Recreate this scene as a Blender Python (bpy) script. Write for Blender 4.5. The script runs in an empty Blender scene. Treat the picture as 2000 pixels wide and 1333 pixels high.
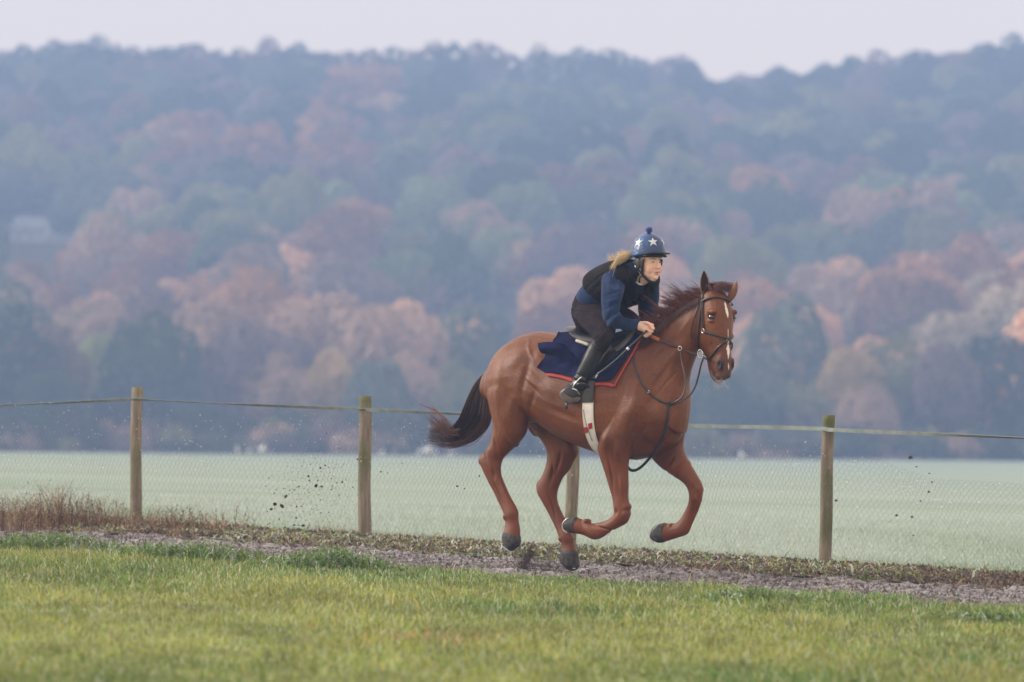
import bpy, bmesh, math, random
import numpy as np
from mathutils import Vector, Matrix, noise as mn

# ------------------------------------------------------------------ camera, sky, sun, exposure
S = bpy.context.scene
C = S.collection
F = 200/36*2000.0                      # focal length in photo pixels (200 mm lens)
CAM_H = 1.3
ROLL = math.radians(1.0); PITCH = math.atan((730-666.5)/F)
cam_d = bpy.data.cameras.new('camera'); cam = bpy.data.objects.new('camera', cam_d); C.objects.link(cam)
cam_d.lens = 200; cam_d.sensor_width = 36; cam_d.clip_start = 0.5; cam_d.clip_end = 5000
cam.matrix_world = Matrix.Translation((0,0,CAM_H)) @ Matrix.Rotation(math.pi/2+PITCH,4,'X') @ Matrix.Rotation(ROLL,4,'Z')
cam_d.dof.use_dof = True; cam_d.dof.focus_distance = 38.2; cam_d.dof.aperture_fstop = 3.2
S.camera = cam
SUN_EL, SUN_AZ = math.radians(27), math.radians(-80)   # azimuth from +Y towards +X: behind left of the horse
w = bpy.data.worlds.new('World'); S.world = w; w.use_nodes = True
nt = w.node_tree; bg = nt.nodes['Background']
sky = nt.nodes.new('ShaderNodeTexSky'); sky.sky_type = 'NISHITA'; sky.sun_disc = False
sky.sun_elevation = SUN_EL; sky.sun_rotation = SUN_AZ; sky.air_density = 1.0; sky.dust_density = 6.0; sky.ozone_density = 1.0
hs = nt.nodes.new('ShaderNodeHueSaturation'); hs.inputs['Saturation'].default_value = 0.25
gm = nt.nodes.new('ShaderNodeMixRGB'); gm.blend_type = 'MIX'; gm.inputs[0].default_value = 0.60; gm.inputs[2].default_value = (20.3,16.4,12.9,1)
nt.links.new(sky.outputs[0], hs.inputs['Color']); nt.links.new(hs.outputs[0], gm.inputs[1]); nt.links.new(gm.outputs[0], bg.inputs[0])
bg.inputs[1].default_value = 0.12
sl = bpy.data.lights.new('sun','SUN'); so = bpy.data.objects.new('sun', sl); C.objects.link(so)
sl.energy = 3.0; sl.angle = math.radians(11); sl.color = (1.0,0.93,0.84)
sdir = Vector((math.sin(SUN_AZ)*math.cos(SUN_EL), math.cos(SUN_AZ)*math.cos(SUN_EL), math.sin(SUN_EL)))
so.rotation_euler = sdir.to_track_quat('Z','Y').to_euler()
S.view_settings.view_transform = 'Standard'; S.view_settings.look = 'None'
S.view_settings.exposure = 0.0; S.view_settings.gamma = 1.0
S.cycles.volume_bounces = 0; S.cycles.max_bounces = 6; S.cycles.transparent_max_bounces = 8
S.cycles.use_denoising = True

# ------------------------------------------------------------------ pixel -> world helpers
_R = np.array(cam.matrix_world.to_3x3()); CAMP = np.array([0,0,CAM_H])
def ray(px,py): return _R@np.array([(px-1000)/F,-(py-666.5)/F,-1.])
def at(px,py,Y):
    d = ray(px,py); return CAMP+d*(Y/d[1])
def proj(p):
    q = _R.T@(np.asarray(p)-CAMP); return 1000+F*q[0]/-q[2], 666.5-F*q[1]/-q[2]
_fl, _fr = at(0,883,430), at(2000,901,430)
FS = (_fr[2]-_fl[2])/(_fr[0]-_fl[0]); FC = (_fr[2]+_fl[2])/2
def G(x,y):
    x = np.asarray(x,float); y = np.asarray(y,float)
    t = np.clip((y-50)/380,0,1); near = -0.014*np.clip(x,-14,14); far = FC+FS*np.clip(x,-70,70)
    z = near*(1-t)+far*t
    s = np.clip((y-440)/460,0,1)
    hill = 46*(s**1.15) + 2.2*np.sin(x*0.05+1)*s*np.sin(y*0.012)
    back = np.clip((y-905)/90,0,1)
    return z + np.where(y>440,hill,0) - 18*back
def gnd(px,py):
    Y = 38.
    for _ in range(60):
        d = ray(px,py); Y = 0.5*Y+0.5*((G(d[0]*Y/d[1],Y)-CAM_H)/d[2]*d[1])
    return at(px,py,Y)

# ------------------------------------------------------------------ mesh / object helpers
def mesh_np(name, V, faces_flat, sizes, mats=(), col=None, smooth=False, face_mat=None):
    me = bpy.data.meshes.new(name)
    V = np.asarray(V,np.float32); faces_flat = np.asarray(faces_flat,np.int32); sizes = np.asarray(sizes,np.int32)
    me.vertices.add(len(V)); me.vertices.foreach_set('co', V.ravel())
    me.loops.add(len(faces_flat)); me.loops.foreach_set('vertex_index', faces_flat)
    me.polygons.add(len(sizes)); st = np.zeros(len(sizes),np.int32); st[1:] = np.cumsum(sizes)[:-1]
    me.polygons.foreach_set('loop_start', st); me.polygons.foreach_set('loop_total', sizes)
    if face_mat is not None: me.polygons.foreach_set('material_index', np.asarray(face_mat,np.int32))
    me.update(calc_edges=True)
    if smooth: me.polygons.foreach_set('use_smooth', np.ones(len(sizes),bool))
    if col is not None:
        a = me.color_attributes.new('Col','FLOAT_COLOR','POINT'); c = np.ones((len(V),4),np.float32); c[:,:3] = col; a.data.foreach_set('color', c.ravel())
    for m in mats: me.materials.append(m)
    me.validate(clean_customdata=False)
    return me
def link(me_or_none, name, parent=None, label=None, cat=None, group=None, kind=None):
    o = bpy.data.objects.new(name, me_or_none); C.objects.link(o)
    if parent is not None: o.parent = parent
    if label: o['label'] = label
    if cat: o['category'] = cat
    if group: o['group'] = group
    if kind: o['kind'] = kind
    return o
def py_mesh(name, verts, faces, mat=None, smooth=True):
    me = bpy.data.meshes.new(name); me.from_pydata([tuple(v) for v in verts], [], faces); me.update()
    if smooth:
        for p in me.polygons: p.use_smooth = True
    if mat: me.materials.append(mat)
    return me
rng = np.random.default_rng(7); random.seed(7)
def vnoise(x,y,seed=0):
    xi = np.floor(x).astype(np.int64); yi = np.floor(y).astype(np.int64); xf = x-xi; yf = y-yi
    def h(a,b):
        n = (a*374761393+b*668265263+seed*1442695041)&0x7fffffff; n = ((n^(n>>13))*1274126177)&0x7fffffff
        return ((n^(n>>16))&0xffff)/65535.
    u = xf*xf*(3-2*xf); v = yf*yf*(3-2*yf)
    return (h(xi,yi)*(1-u)+h(xi+1,yi)*u)*(1-v)+(h(xi,yi+1)*(1-u)+h(xi+1,yi+1)*u)*v
def fbm(x,y,o=4,seed=0):
    s = 0; a = .5
    for k in range(o): s = s+a*vnoise(x*2**k,y*2**k,seed+k); a *= .5
    return s

# ------------------------------------------------------------------ materials
def mat(name, c1, c2=None, scale=5, rough=.7, bump=0, bscale=40, spec=.3, attr=None, attr_mix=1.0, metal=0, objcol=False, detail=4, dist=None, trans=0, sheen=0, coat=0):
    m = bpy.data.materials.new(name); m.use_nodes = True; n = m.node_tree; b = n.nodes['Principled BSDF']
    b.inputs['Roughness'].default_value = rough; b.inputs['Specular IOR Level'].default_value = spec; b.inputs['Metallic'].default_value = metal
    if sheen: b.inputs['Sheen Weight'].default_value = sheen
    if coat: b.inputs['Coat Weight'].default_value = coat; b.inputs['Coat Roughness'].default_value = .25
    tc = n.nodes.new('ShaderNodeTexCoord'); 
    last = None
    if c2 is not None:
        t = n.nodes.new('ShaderNodeTexNoise'); t.inputs['Scale'].default_value = scale; t.inputs['Detail'].default_value = detail
        n.links.new(tc.outputs['Object'], t.inputs['Vector'])
        r = n.nodes.new('ShaderNodeValToRGB'); r.color_ramp.elements[0].position = .35; r.color_ramp.elements[1].position = .65
        r.color_ramp.elements[0].color = (*c1,1); r.color_ramp.elements[1].color = (*c2,1)
        n.links.new(t.outputs['Fac'], r.inputs[0]); last = r.outputs[0]
    if attr or objcol:
        if objcol: a = n.nodes.new('ShaderNodeObjectInfo'); ao = a.outputs['Color']
        else: a = n.nodes.new('ShaderNodeVertexColor'); a.layer_name = attr; ao = a.outputs['Color']
        if last is not None:
            mx = n.nodes.new('ShaderNodeMixRGB'); mx.blend_type = 'MULTIPLY'; mx.inputs[0].default_value = attr_mix
            n.links.new(last, mx.inputs[1]); n.links.new(ao, mx.inputs[2]); last = mx.outputs[0]
        else: last = ao
    if last is not None: n.links.new(last, b.inputs['Base Color'])
    else: b.inputs['Base Color'].default_value = (*c1,1)
    if bump:
        t2 = n.nodes.new('ShaderNodeTexNoise'); t2.inputs['Scale'].default_value = bscale; t2.inputs['Detail'].default_value = 4
        n.links.new(tc.outputs['Object'], t2.inputs['Vector'])
        bp = n.nodes.new('ShaderNodeBump'); bp.inputs['Strength'].default_value = bump; bp.inputs['Distance'].default_value = dist or .01
        n.links.new(t2.outputs['Fac'], bp.inputs['Height']); n.links.new(bp.outputs[0], b.inputs['Normal'])
    if trans:
        tr = n.nodes.new('ShaderNodeBsdfTranslucent'); ms = n.nodes.new('ShaderNodeMixShader'); ms.inputs[0].default_value = trans
        if last is not None: n.links.new(last, tr.inputs[0])
        else: tr.inputs[0].default_value = (*c1,1)
        n.links.new(b.outputs[0], ms.inputs[1]); n.links.new(tr.outputs[0], ms.inputs[2]); n.links.new(ms.outputs[0], n.nodes['Material Output'].inputs[0])
    return m

# ------------------------------------------------------------------ ground sheets
TA = math.radians(43); TU = np.array([math.cos(TA),-math.sin(TA)]); TN = np.array([math.sin(TA),math.cos(TA)]); TO = np.array([0.03,37.25])
def uv2xy(u,v): return TO[0]+u*TU[0]+v*TN[0], TO[1]+u*TU[1]+v*TN[1]
def vof(x,y): return (x-TO[0])*TN[0]+(y-TO[1])*TN[1]
V_TRACK = 1.9; V_FIELD = 4.1
def grid_mesh(name, X, Y, Z, m, smooth=True, col=None):
    h,wd = X.shape; V = np.stack([X,Y,Z],-1).reshape(-1,3)
    i = np.arange(h*wd).reshape(h,wd); f = np.stack([i[:-1,:-1],i[:-1,1:],i[1:,1:],i[1:,:-1]],-1).reshape(-1)
    return mesh_np(name, V, f, np.full((h-1)*(wd-1),4), [m], smooth=smooth, col=col)
# the field, falling gently away and rising into the hill
def field_material():
    m = mat('frosted_crop', (.245,.315,.27),(.285,.355,.325), scale=.25, rough=.9, spec=.1)
    n = m.node_tree; b = n.nodes['Principled BSDF']
    tc = [x for x in n.nodes if x.type=='TEX_COORD'][0]
    mp = n.nodes.new('ShaderNodeMapping'); mp.inputs['Scale'].default_value = (.05,.09,1)
    t = n.nodes.new('ShaderNodeTexNoise'); t.inputs['Scale'].default_value = 1.6; t.inputs['Detail'].default_value = 6
    r = n.nodes.new('ShaderNodeValToRGB'); e = r.color_ramp.elements; e[0].position=.36; e[0].color=(.175,.25,.18,1); e[1].position=.62; e[1].color=(.28,.345,.31,1)
    n.links.new(tc.outputs['Object'], mp.inputs[0]); n.links.new(mp.outputs[0], t.inputs[0]); n.links.new(t.outputs[0], r.inputs[0])
    mx = n.nodes.new('ShaderNodeMixRGB'); mx.inputs[0].default_value=.6
    old = b.inputs['Base Color'].links[0].from_socket
    n.links.new(old, mx.inputs[1]); n.links.new(r.outputs[0], mx.inputs[2]); n.links.new(mx.outputs[0], b.inputs['Base Color'])
    return m
M_field = field_material()
M_hill = mat('leaf_litter', (.05,.045,.025),(.09,.07,.04), scale=.2, rough=.95)
ys = np.concatenate([np.linspace(-6,30,10), np.linspace(32,60,57), np.linspace(63,430,60)])
xs = np.concatenate([np.linspace(-165,-16,20), np.linspace(-15,15,61), np.linspace(16,165,20)])
X,Y = np.meshgrid(xs,ys); Z = G(X,Y)
v = vof(X,Y); Z = Z-0.12*np.clip((4.4-v)/.6,0,1)+.03*(fbm(X*.08,Y*.08,3,5)-.5)*np.clip((Y-44)/10,0,1)*4
link(grid_mesh('field',X,Y,Z,M_field),'field',kind='structure')
ys = np.linspace(430,1005,60); xs = np.linspace(-165,165,70); X,Y = np.meshgrid(xs,ys)
link(grid_mesh('hill',X,Y,G(X,Y),M_hill),'hill',kind='structure')
# grass ground (near side), track, soil strip
def strip(name, u0,u1,v0,v1,du,dv,hf,m,col=None):
    us = np.arange(u0,u1+du/2,du); vs = np.arange(v0,v1+dv/2,dv); U,W = np.meshgrid(us,vs); X,Y = uv2xy(U,W)
    Z = G(X,Y)+hf(U,W,X,Y); o = link(grid_mesh(name,X,Y,Z,m,col=col(U,W).reshape(-1,3) if col else None),name,kind='structure'); return o
M_soilg = mat('turf_soil', (.10,.14,.04),(.19,.22,.07), scale=6, rough=.95, bump=.6, bscale=30)
M_track = mat('frozen_mud', (.105,.10,.10),(.34,.335,.35), scale=16, rough=.95, bump=1, bscale=70, attr='Col', detail=8, dist=.02)
M_verge = mat('verge_soil', (.07,.048,.036),(.18,.14,.105), scale=14, rough=.95, bump=1, bscale=60, detail=8, dist=.02)
strip('turf',-24,24,-26,0.3,.25,.25,lambda U,W,X,Y: .05*(fbm(X*.6,Y*.6,3,1)-.5)-.06*np.clip((W+.85)/.4,0,1), M_soilg)
def track_h(U,W,X,Y):
    rut = -.05*np.exp(-((W-.62)/.16)**2)-.05*np.exp(-((W-1.3)/.18)**2)
    e = np.minimum(W,V_TRACK-W); lip = .03*np.exp(-(e/.18)**2)
    clod = .045*np.abs(fbm(U*2.2,W*4.5,4,3)-.47)*2 + .045*(fbm(U*11,W*13,4,8)-.5)
    hoof = -.03*(fbm(U*3.3,W*3.3,2,12)>.58)
    return -.03+rut+lip+clod+hoof
strip('track',-17,15,-.6,V_TRACK+.25,.021,.019,track_h,M_track,col=lambda U,W: np.repeat((.55+.75*fbm(U*1.7,W*6,4,21))[...,None],3,-1)*np.array([1,.97,1.02]))
strip('verge',-17,15,V_TRACK-.05,V_FIELD+.25,.03,.03,lambda U,W,X,Y: .0+.08*(fbm(U*3,W*3,4,31)-.45)-.09*np.clip((W-V_FIELD)/.2,0,1),M_verge)

# ------------------------------------------------------------------ blades of grass, shoots, straw
def blades(name, xy, h, wdt, lean, colr, mats, zoff=-.01, curve=.5, bend_dir=None):
    n = len(xy); a = rng.uniform(0,2*np.pi,n); px,py = xy[:,0],xy[:,1]; z0 = G(px,py)+zoff
    d = np.stack([np.cos(a),np.sin(a)],-1)*wdt[:,None]*.5
    b = rng.uniform(0,2*np.pi,n) if bend_dir is None else bend_dir
    L = np.stack([np.cos(b),np.sin(b)],-1)*(lean*h)[:,None]
    P0 = np.stack([px,py,z0],-1)
    def mk(off,fr,up): 
        q = P0.copy(); q[:,:2] += off+L*fr; q[:,2] += up; return q
    V = np.stack([mk(-d,0,0),mk(d,0,0),mk(d*.85,curve*.4,h*.55),mk(-d*.85,curve*.4,h*.55),mk(d*0,1,h*(1-.25*lean))],1).reshape(-1,3)
    i = np.arange(n)*5; f = np.stack([i,i+1,i+2,i+3,i+3,i+2,i+4],-1).reshape(-1); s = np.tile([4,3],n)
    c = np.repeat(colr,5,0).reshape(n,5,3).copy(); c[:,0:2] *= .8
    return mesh_np(name,V,f,s,mats,col=c.reshape(-1,3))
M_blade = mat('grass_blade',(1,1,1),rough=.6,spec=.25,attr='Col',trans=.3)
def sample_uv(n,u0,u1,v0,v1):
    u = rng.uniform(u0,u1,n); v = rng.uniform(v0,v1,n); x,y = uv2xy(u,v); return x,y,u,v
def in_view(x,y,m=2.0): return (np.abs(x)<y*.09+m)&(y>19.5)
x,y,u,v = sample_uv(1700000,-17,15,-19,.12); k = in_view(x,y); x,y,u,v = x[k],y[k],u[k],v[k]
edge = (fbm(u*1.5,u*0+3,4,2)-.47)*1.3
k = v<edge-.42; x,y,u,v = x[k],y[k],u[k],v[k]
N = min(len(x),460000); x,y,u,v = x[:N],y[:N],u[:N],v[:N]
print('grass',N)
patch = fbm(x*.9,y*.45,4,40); patch2 = fbm(x*2.5,y*1.2,3,50)
g1 = np.array([.12,.24,.05]); g2 = np.array([.31,.37,.085]); g3 = np.array([.52,.44,.15]); g4=np.array([.10,.21,.05])
t = np.clip((patch-.28)/.34,0,1)[:,None]; c = g1*(1-t)+g2*t
rr = rng.uniform(0,1,N)
c = np.where((rr<.09+.30*np.clip(patch2-.3,0,1))[:,None], g3*rng.uniform(.7,1.15,(N,1)), c)
nearE = np.clip(1+v/1.3,0,1)*np.clip((fbm(u*1.2,v*1.2,3,60)-.3)*3,0,1); c = c*(1-nearE[:,None]*.75)+g4*1.3*nearE[:,None]*.75
rx,ry,_ = gnd(830,1252); red = np.exp(-(((x-rx)/.28)**2+((y-ry)/.45)**2)); k2 = (rng.uniform(0,1,N)<.55*red); c[k2] = [.46,.22,.10]
c = np.where((rng.uniform(0,1,(N,1))<.22+.25*(fbm(x*3,y*2,3,44)[:,None]-.45)), np.array([.42,.47,.30]), c)
c *= rng.uniform(.45,1.45,(N,1))*((.55+.9*fbm(x*4,y*2,3,48))*(.75+.5*fbm(x*.7,y*.35,2,49)))[:,None]; c[rng.uniform(0,1,N)<.03] = [.55,.6,.5]
hh = rng.gamma(6,.0066,N)*(.45+1.3*patch2)*(1+.15*nearE)
link(blades('grass',np.stack([x,y],-1),hh,rng.uniform(.004,.009,N)*.8,rng.uniform(.1,1.2,N),c,[M_blade]),'grass',label='short yellowing green grass in front of the muddy track',cat='grass',kind='stuff')
# crop shoots behind the fence, frosted
x,y,u,v = sample_uv(1500000,-26,22,V_FIELD-.1,28); k = in_view(x,y,2.)&(y<66); x,y,u,v = x[k],y[k],u[k],v[k]
k = (v>V_FIELD-.15+.5*(fbm(u*1.2,u*0,3,70)-.45)); k2=rng.uniform(0,1,len(x))<np.clip((64-y)/16,0,1); x,y,u,v = x[k],y[k],u[k],v[k]; k=rng.uniform(0,1,len(x))<np.clip((64-y)/16,0,1); x,y,u,v = x[k],y[k],u[k],v[k]; N = min(len(x),150000); x,y,u,v = x[:N],y[:N],u[:N],v[:N]; print('shoots',N)
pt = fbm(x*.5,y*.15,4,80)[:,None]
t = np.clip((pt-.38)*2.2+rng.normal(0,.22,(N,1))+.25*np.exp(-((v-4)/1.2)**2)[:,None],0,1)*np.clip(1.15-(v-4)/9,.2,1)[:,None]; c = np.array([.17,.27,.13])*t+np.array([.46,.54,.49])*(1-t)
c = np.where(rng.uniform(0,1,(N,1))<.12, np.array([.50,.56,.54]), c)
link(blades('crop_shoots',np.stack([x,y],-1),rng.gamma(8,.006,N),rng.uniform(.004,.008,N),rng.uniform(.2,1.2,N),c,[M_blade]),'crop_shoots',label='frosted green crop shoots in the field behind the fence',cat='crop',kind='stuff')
# low plants on the verge and bits of straw and litter
x,y,u,v = sample_uv(115000,-13,11,V_TRACK+.02,V_FIELD); pt = fbm(u*.9,v*2.2,4,90); k = in_view(x,y,2.5)&(pt+.15*(u<1.2)-.03*(u>1.8)>.53); x,y,u,v = x[k],y[k],u[k],v[k]; N=len(x)
c = np.array([.17,.27,.09])*rng.uniform(.6,1.4,(N,1)); fr = rng.uniform(0,1,(N,1))<.5*np.clip((2.5-u)/3,.35,1)[:,None]; c = np.where(fr, np.array([.5,.58,.5]), c); c = np.where(rng.uniform(0,1,(N,1))<.1,np.array([.4,.42,.08]),c)
link(blades('weeds',np.stack([x,y],-1),rng.gamma(4,.0085,N),rng.uniform(.008,.02,N),rng.uniform(.5,2.2,N),c,[M_blade],zoff=.0),'weeds',label='low frosted green weeds along the foot of the fence',cat='weeds',kind='stuff')
x,y,u,v = sample_uv(54000,-13,11,V_TRACK-.05,V_FIELD+.1); k = in_view(x,y,2.5)&(rng.uniform(0,1,len(x))<.25+.75*(fbm(u,v*2,3,95)>.45)); x,y,u,v = x[k],y[k],u[k],v[k]; N=len(x)
c = np.array([.40,.29,.17])*rng.uniform(.35,1.3,(N,1)); c = np.where(rng.uniform(0,1,(N,1))<.35,np.array([.15,.08,.06]),c); c=np.where(rng.uniform(0,1,(N,1))<.08,np.array([.45,.4,.36]),c)
link(blades('litter',np.stack([x,y],-1),rng.gamma(3,.011,N),rng.uniform(.003,.012,N),rng.uniform(1.5,4,N),c,[M_blade],zoff=.01),'litter',label='dead brown straw and leaf litter strewn along the verge soil',cat='litter',kind='stuff')

# crumbs of earth and frost on the track
def crumbs(name,n,u0,u1,v0,v1,sz,cols,lab,zo,seed):
    rg=np.random.default_rng(seed); u=rg.uniform(u0,u1,n); v=rg.uniform(v0,v1,n); x,y=uv2xy(u,v); k=in_view(x,y,2.5); x,y,u,v=x[k],y[k],u[k],v[k]; n=len(x)
    z=G(x,y)+(track_h(u,v,x,y) if zo is None else zo); s_=rg.gamma(3,sz/3,n)[:,None,None]
    T=np.array([[1,0,-.3],[-.6,.8,-.3],[-.6,-.8,-.3],[0,0,.8]])[None]*s_*rg.uniform(.5,1.3,(n,4,1)); a=rg.uniform(0,6.28,n); ca,sa=np.cos(a)[:,None],np.sin(a)[:,None]
    T=np.stack([T[...,0]*ca-T[...,1]*sa,T[...,0]*sa+T[...,1]*ca,T[...,2]],-1); V=(np.stack([x,y,z],-1)[:,None,:]+T).reshape(-1,3); i=np.arange(n)[:,None]*4
    f=np.concatenate([i,i+1,i+3,i+1,i+2,i+3,i+2,i,i+3],1).reshape(-1); c=np.array(cols)[rg.integers(0,len(cols),n)]*rg.uniform(.6,1.3,(n,1))
    link(mesh_np(name,V,f,np.full(n*3,3),[M_blade],col=np.repeat(c,4,0)),name,label=lab,cat='soil',kind='stuff')
crumbs('soil_crumbs',130000,-13,11,-.5,V_TRACK+.1,.009,[(.09,.07,.06),(.13,.11,.10),(.2,.185,.18),(.36,.35,.36),(.09,.075,.07)],'loose crumbs of half frozen soil on the track',None,77)
crumbs('verge_crumbs',38000,-13,11,V_TRACK,V_FIELD,.012,[(.07,.045,.035),(.11,.08,.065),(.045,.03,.025),(.17,.14,.13)],'dark crumbs of soil along the verge by the fence',.03,78)
# ------------------------------------------------------------------ the wood on the hill
M_bark = mat('bark',(.06,.05,.04),(.14,.12,.10),scale=3,rough=.95)
def crown_shape(seed, nleaf=1800, ls=.55):
    r = np.random.default_rng(seed); cs=[(0,0,.52,.30)]
    for k in range(15):
        a=r.uniform(0,6.28); e=r.uniform(-.35,1.0)**1; e=math.asin(max(-1,min(1,e))); R0=r.uniform(.20,.30)
        cs.append((R0*math.cos(e)*math.cos(a)*1.05,R0*math.cos(e)*math.sin(a)*1.05,.50+R0*math.sin(e)*1.05,r.uniform(.15,.23)))
    cs=np.array(cs); br=r.uniform(.85,1.15,len(cs)); P=[];N=[];B=[]; wgt=cs[:,3]**2; wgt/=wgt.sum()
    while len(P)<nleaf:
        i=r.choice(len(cs),p=wgt); d = r.normal(size=3); d/=np.linalg.norm(d)
        p = cs[i,:3]+d*cs[i,3]*(1-.10*r.uniform()+.06*r.uniform())
        ins=np.linalg.norm((p-cs[:,:3]),axis=1)<cs[:,3]*.86
        if ins.any() and r.random()<.93: continue
        if p[2]<.06 or (p[2]<.3 and r.random()<.5): continue
        P.append(p); N.append(d); B.append(br[i]*r.uniform(.8,1.2))
    return np.array(P),np.array(N),np.array(B)
def leaf_quads(P,N,B,W,H,ls,r,base=(0,0,0)):
    n=len(P); Q = P*np.array([W,W,H])+np.array(base)
    t = np.cross(N, r.normal(size=(n,3))); t/=np.linalg.norm(t,axis=1)[:,None]+1e-9
    nn = N+.38*r.normal(size=(n,3)); nn/=np.linalg.norm(nn,axis=1)[:,None]; t = np.cross(nn,t); t/=np.linalg.norm(t,axis=1)[:,None]; b = np.cross(nn,t)
    s = ls*r.uniform(.6,1.3,(n,1)); 
    V = np.stack([Q-t*s-b*s*.7,Q+t*s-b*s*.6,Q+t*s*.8+b*s*.7,Q-t*s*.7+b*s*.8],1).reshape(-1,3)
    return V, np.repeat(B,4)
SHAPES = [crown_shape(100+k, 1700) for k in range(9)]
def leaf_mat(name, objcol):
    m = mat(name,(1,1,1),rough=.8,spec=.1,attr='Col',trans=.35)
    if objcol:
        n = m.node_tree; b = n.nodes['Principled BSDF']; vc = [q for q in n.nodes if q.type=='VERTEX_COLOR'][0]
        oi = n.nodes.new('ShaderNodeObjectInfo'); mx = n.nodes.new('ShaderNodeMixRGB'); mx.blend_type='MULTIPLY'; mx.inputs[0].default_value=1
        n.links.new(vc.outputs[0],mx.inputs[1]); n.links.new(oi.outputs['Color'],mx.inputs[2]); n.links.new(mx.outputs[0],b.inputs['Base Color'])
        tr = [q for q in n.nodes if q.type=='BSDF_TRANSLUCENT'][0]; n.links.new(mx.outputs[0],tr.inputs[0])
    return m
M_leaf = leaf_mat('autumn_foliage',True); M_leafw = leaf_mat('woodland_foliage',False)
def trunk_mesh(seed):
    r = random.Random(seed); bm = bmesh.new()
    def limb(p,q,r0,r1,n=7):
        p=Vector(p);q=Vector(q);d=(q-p).normalized();a=d.orthogonal().normalized();b=d.cross(a);ra=[];rb=[]
        for k in range(n):
            t=2*math.pi*k/n; ra.append(bm.verts.new(p+(a*math.cos(t)+b*math.sin(t))*r0)); rb.append(bm.verts.new(q+(a*math.cos(t)+b*math.sin(t))*r1))
        for k in range(n): bm.faces.new((ra[k],ra[(k+1)%n],rb[(k+1)%n],rb[k]))
        bm.faces.new(rb)
    limb((0,0,-.02),(.01,.0,.3),.038,.028); limb((.01,0,.3),(0,.02,.62),.028,.014)
    for k in range(6):
        a=k*1.1+r.random(); z=.25+.05*k; limb((0,0,z),(.33*math.cos(a),.33*math.sin(a),z+.25),.016,.005,5)
    me=bpy.data.meshes.new('trunk'); bm.to_mesh(me); bm.free(); me.materials.append(M_bark); return me
TRUNKS=[trunk_mesh(k) for k in range(3)]
CROWNS=[]
for k,(P,N_,B) in enumerate(SHAPES):
    V,cb = leaf_quads(P,N_,B,1,1,.024,np.random.default_rng(k)); n=len(V)//4
    CROWNS.append(mesh_np('crown',V,np.arange(n*4),np.full(n,4),[M_leaf],col=np.repeat(cb[:,None],3,1)))
PAL = {'dark green':(.026,.045,.024),'green':(.045,.08,.03),'grey green':(.075,.095,.065),'yellow green':(.17,.19,.06),'pale green':(.135,.17,.08),'olive':(.14,.145,.055),
 'brown':(.12,.075,.05),'rust':(.19,.095,.055),'orange':(.29,.16,.075),'pink brown':(.26,.18,.13),'peach':(.48,.31,.18),'golden':(.29,.21,.085),'cream':(.30,.25,.17),'red':(.21,.07,.05),'mauve brown':(.14,.10,.10)}
# named trees: (px centre, py top, px width, colour, row) ; row 0 stands at the foot of the wood
ROW0 = [(15,566,210,'dark green'),(118,600,130,'brown'),(182,606,130,'yellow green'),(300,556,210,'green'),(395,700,130,'grey green'),(468,590,140,'mauve brown'),(545,665,140,'pink brown'),(640,655,150,'golden'),
 (735,665,130,'grey green'),(815,650,140,'pink brown'),(905,668,130,'olive'),(985,690,120,'grey green'),(1075,640,150,'pink brown'),(1180,690,140,'olive'),(1290,700,130,'grey green'),(1400,690,140,'green'),(1470,660,130,'grey green'),
 (1545,535,190,'grey green'),(1650,640,150,'golden'),(1745,600,180,'olive'),(1850,625,150,'mauve brown'),(1950,605,190,'dark green'),(700,760,110,'dark green'),(560,780,110,'green'),(1580,720,140,'olive'),(1700,725,140,'pink brown'),(1480,750,120,'dark green'),(1830,730,130,'green'),(420,790,110,'dark green'),(850,760,120,'green'),(90,700,150,'green'),(1990,760,110,'dark green'),(1920,690,120,'orange'),(230,720,120,'dark green')]
FEAT = [(680,600,140,'peach'),(790,565,170,'peach'),(890,495,110,'cream'),(740,620,120,'pink brown'),(905,590,130,'peach'),(620,590,120,'pink brown'),(1640,480,150,'peach'),(1760,470,140,'rust'),(1580,505,110,'peach'),
 (975,412,150,'pale green'),(1050,455,110,'rust'),(275,330,130,'grey green'),(840,220,95,'orange'),(762,228,95,'pink brown'),(1480,292,150,'orange'),(1610,288,95,'orange'),(1992,252,110,'red'),(1075,262,130,'rust'),(1180,315,110,'orange'),
 (140,215,60,'red'),(340,240,150,'rust'),(610,396,60,'red'),(155,450,120,'orange'),(45,485,110,'rust'),(215,462,90,'orange'),(300,465,120,'rust'),(1740,128,80,'orange'),(1130,122,110,'rust'),(890,385,70,'yellow green'),
 (1550,330,100,'pale green'),(720,455,70,'orange'),(560,460,130,'peach'),(640,470,120,'orange'),(475,475,110,'pink brown'),(380,505,110,'peach'),(110,530,120,'rust'),(1385,215,60,'rust'),(1480,235,70,'rust'),(1400,290,60,'red'),
 (1750,540,110,'peach'),(1690,560,120,'cream'),(1600,570,120,'peach'),(1900,560,110,'orange'),(1830,470,110,'peach'),(1480,590,120,'peach'),(1440,540,110,'pink brown'),(330,520,110,'peach'),(830,500,110,'pink brown'),(620,520,130,'orange'),(1800,560,150,'yellow green'),(1870,520,130,'pink brown'),(1950,500,130,'mauve brown'),(520,300,90,'orange'),(470,230,80,'rust'),(1000,190,110,'rust'),(1520,190,70,'grey green'),(1690,420,130,'grey green'),(1530,430,140,'grey green'),(1220,405,140,'grey green'),(1370,445,130,'green'),(460,350,120,'grey green'),(720,350,110,'green'),(1760,400,120,'olive')]
TREES=[]   # x,y,H,W,colour,px,py
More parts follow.
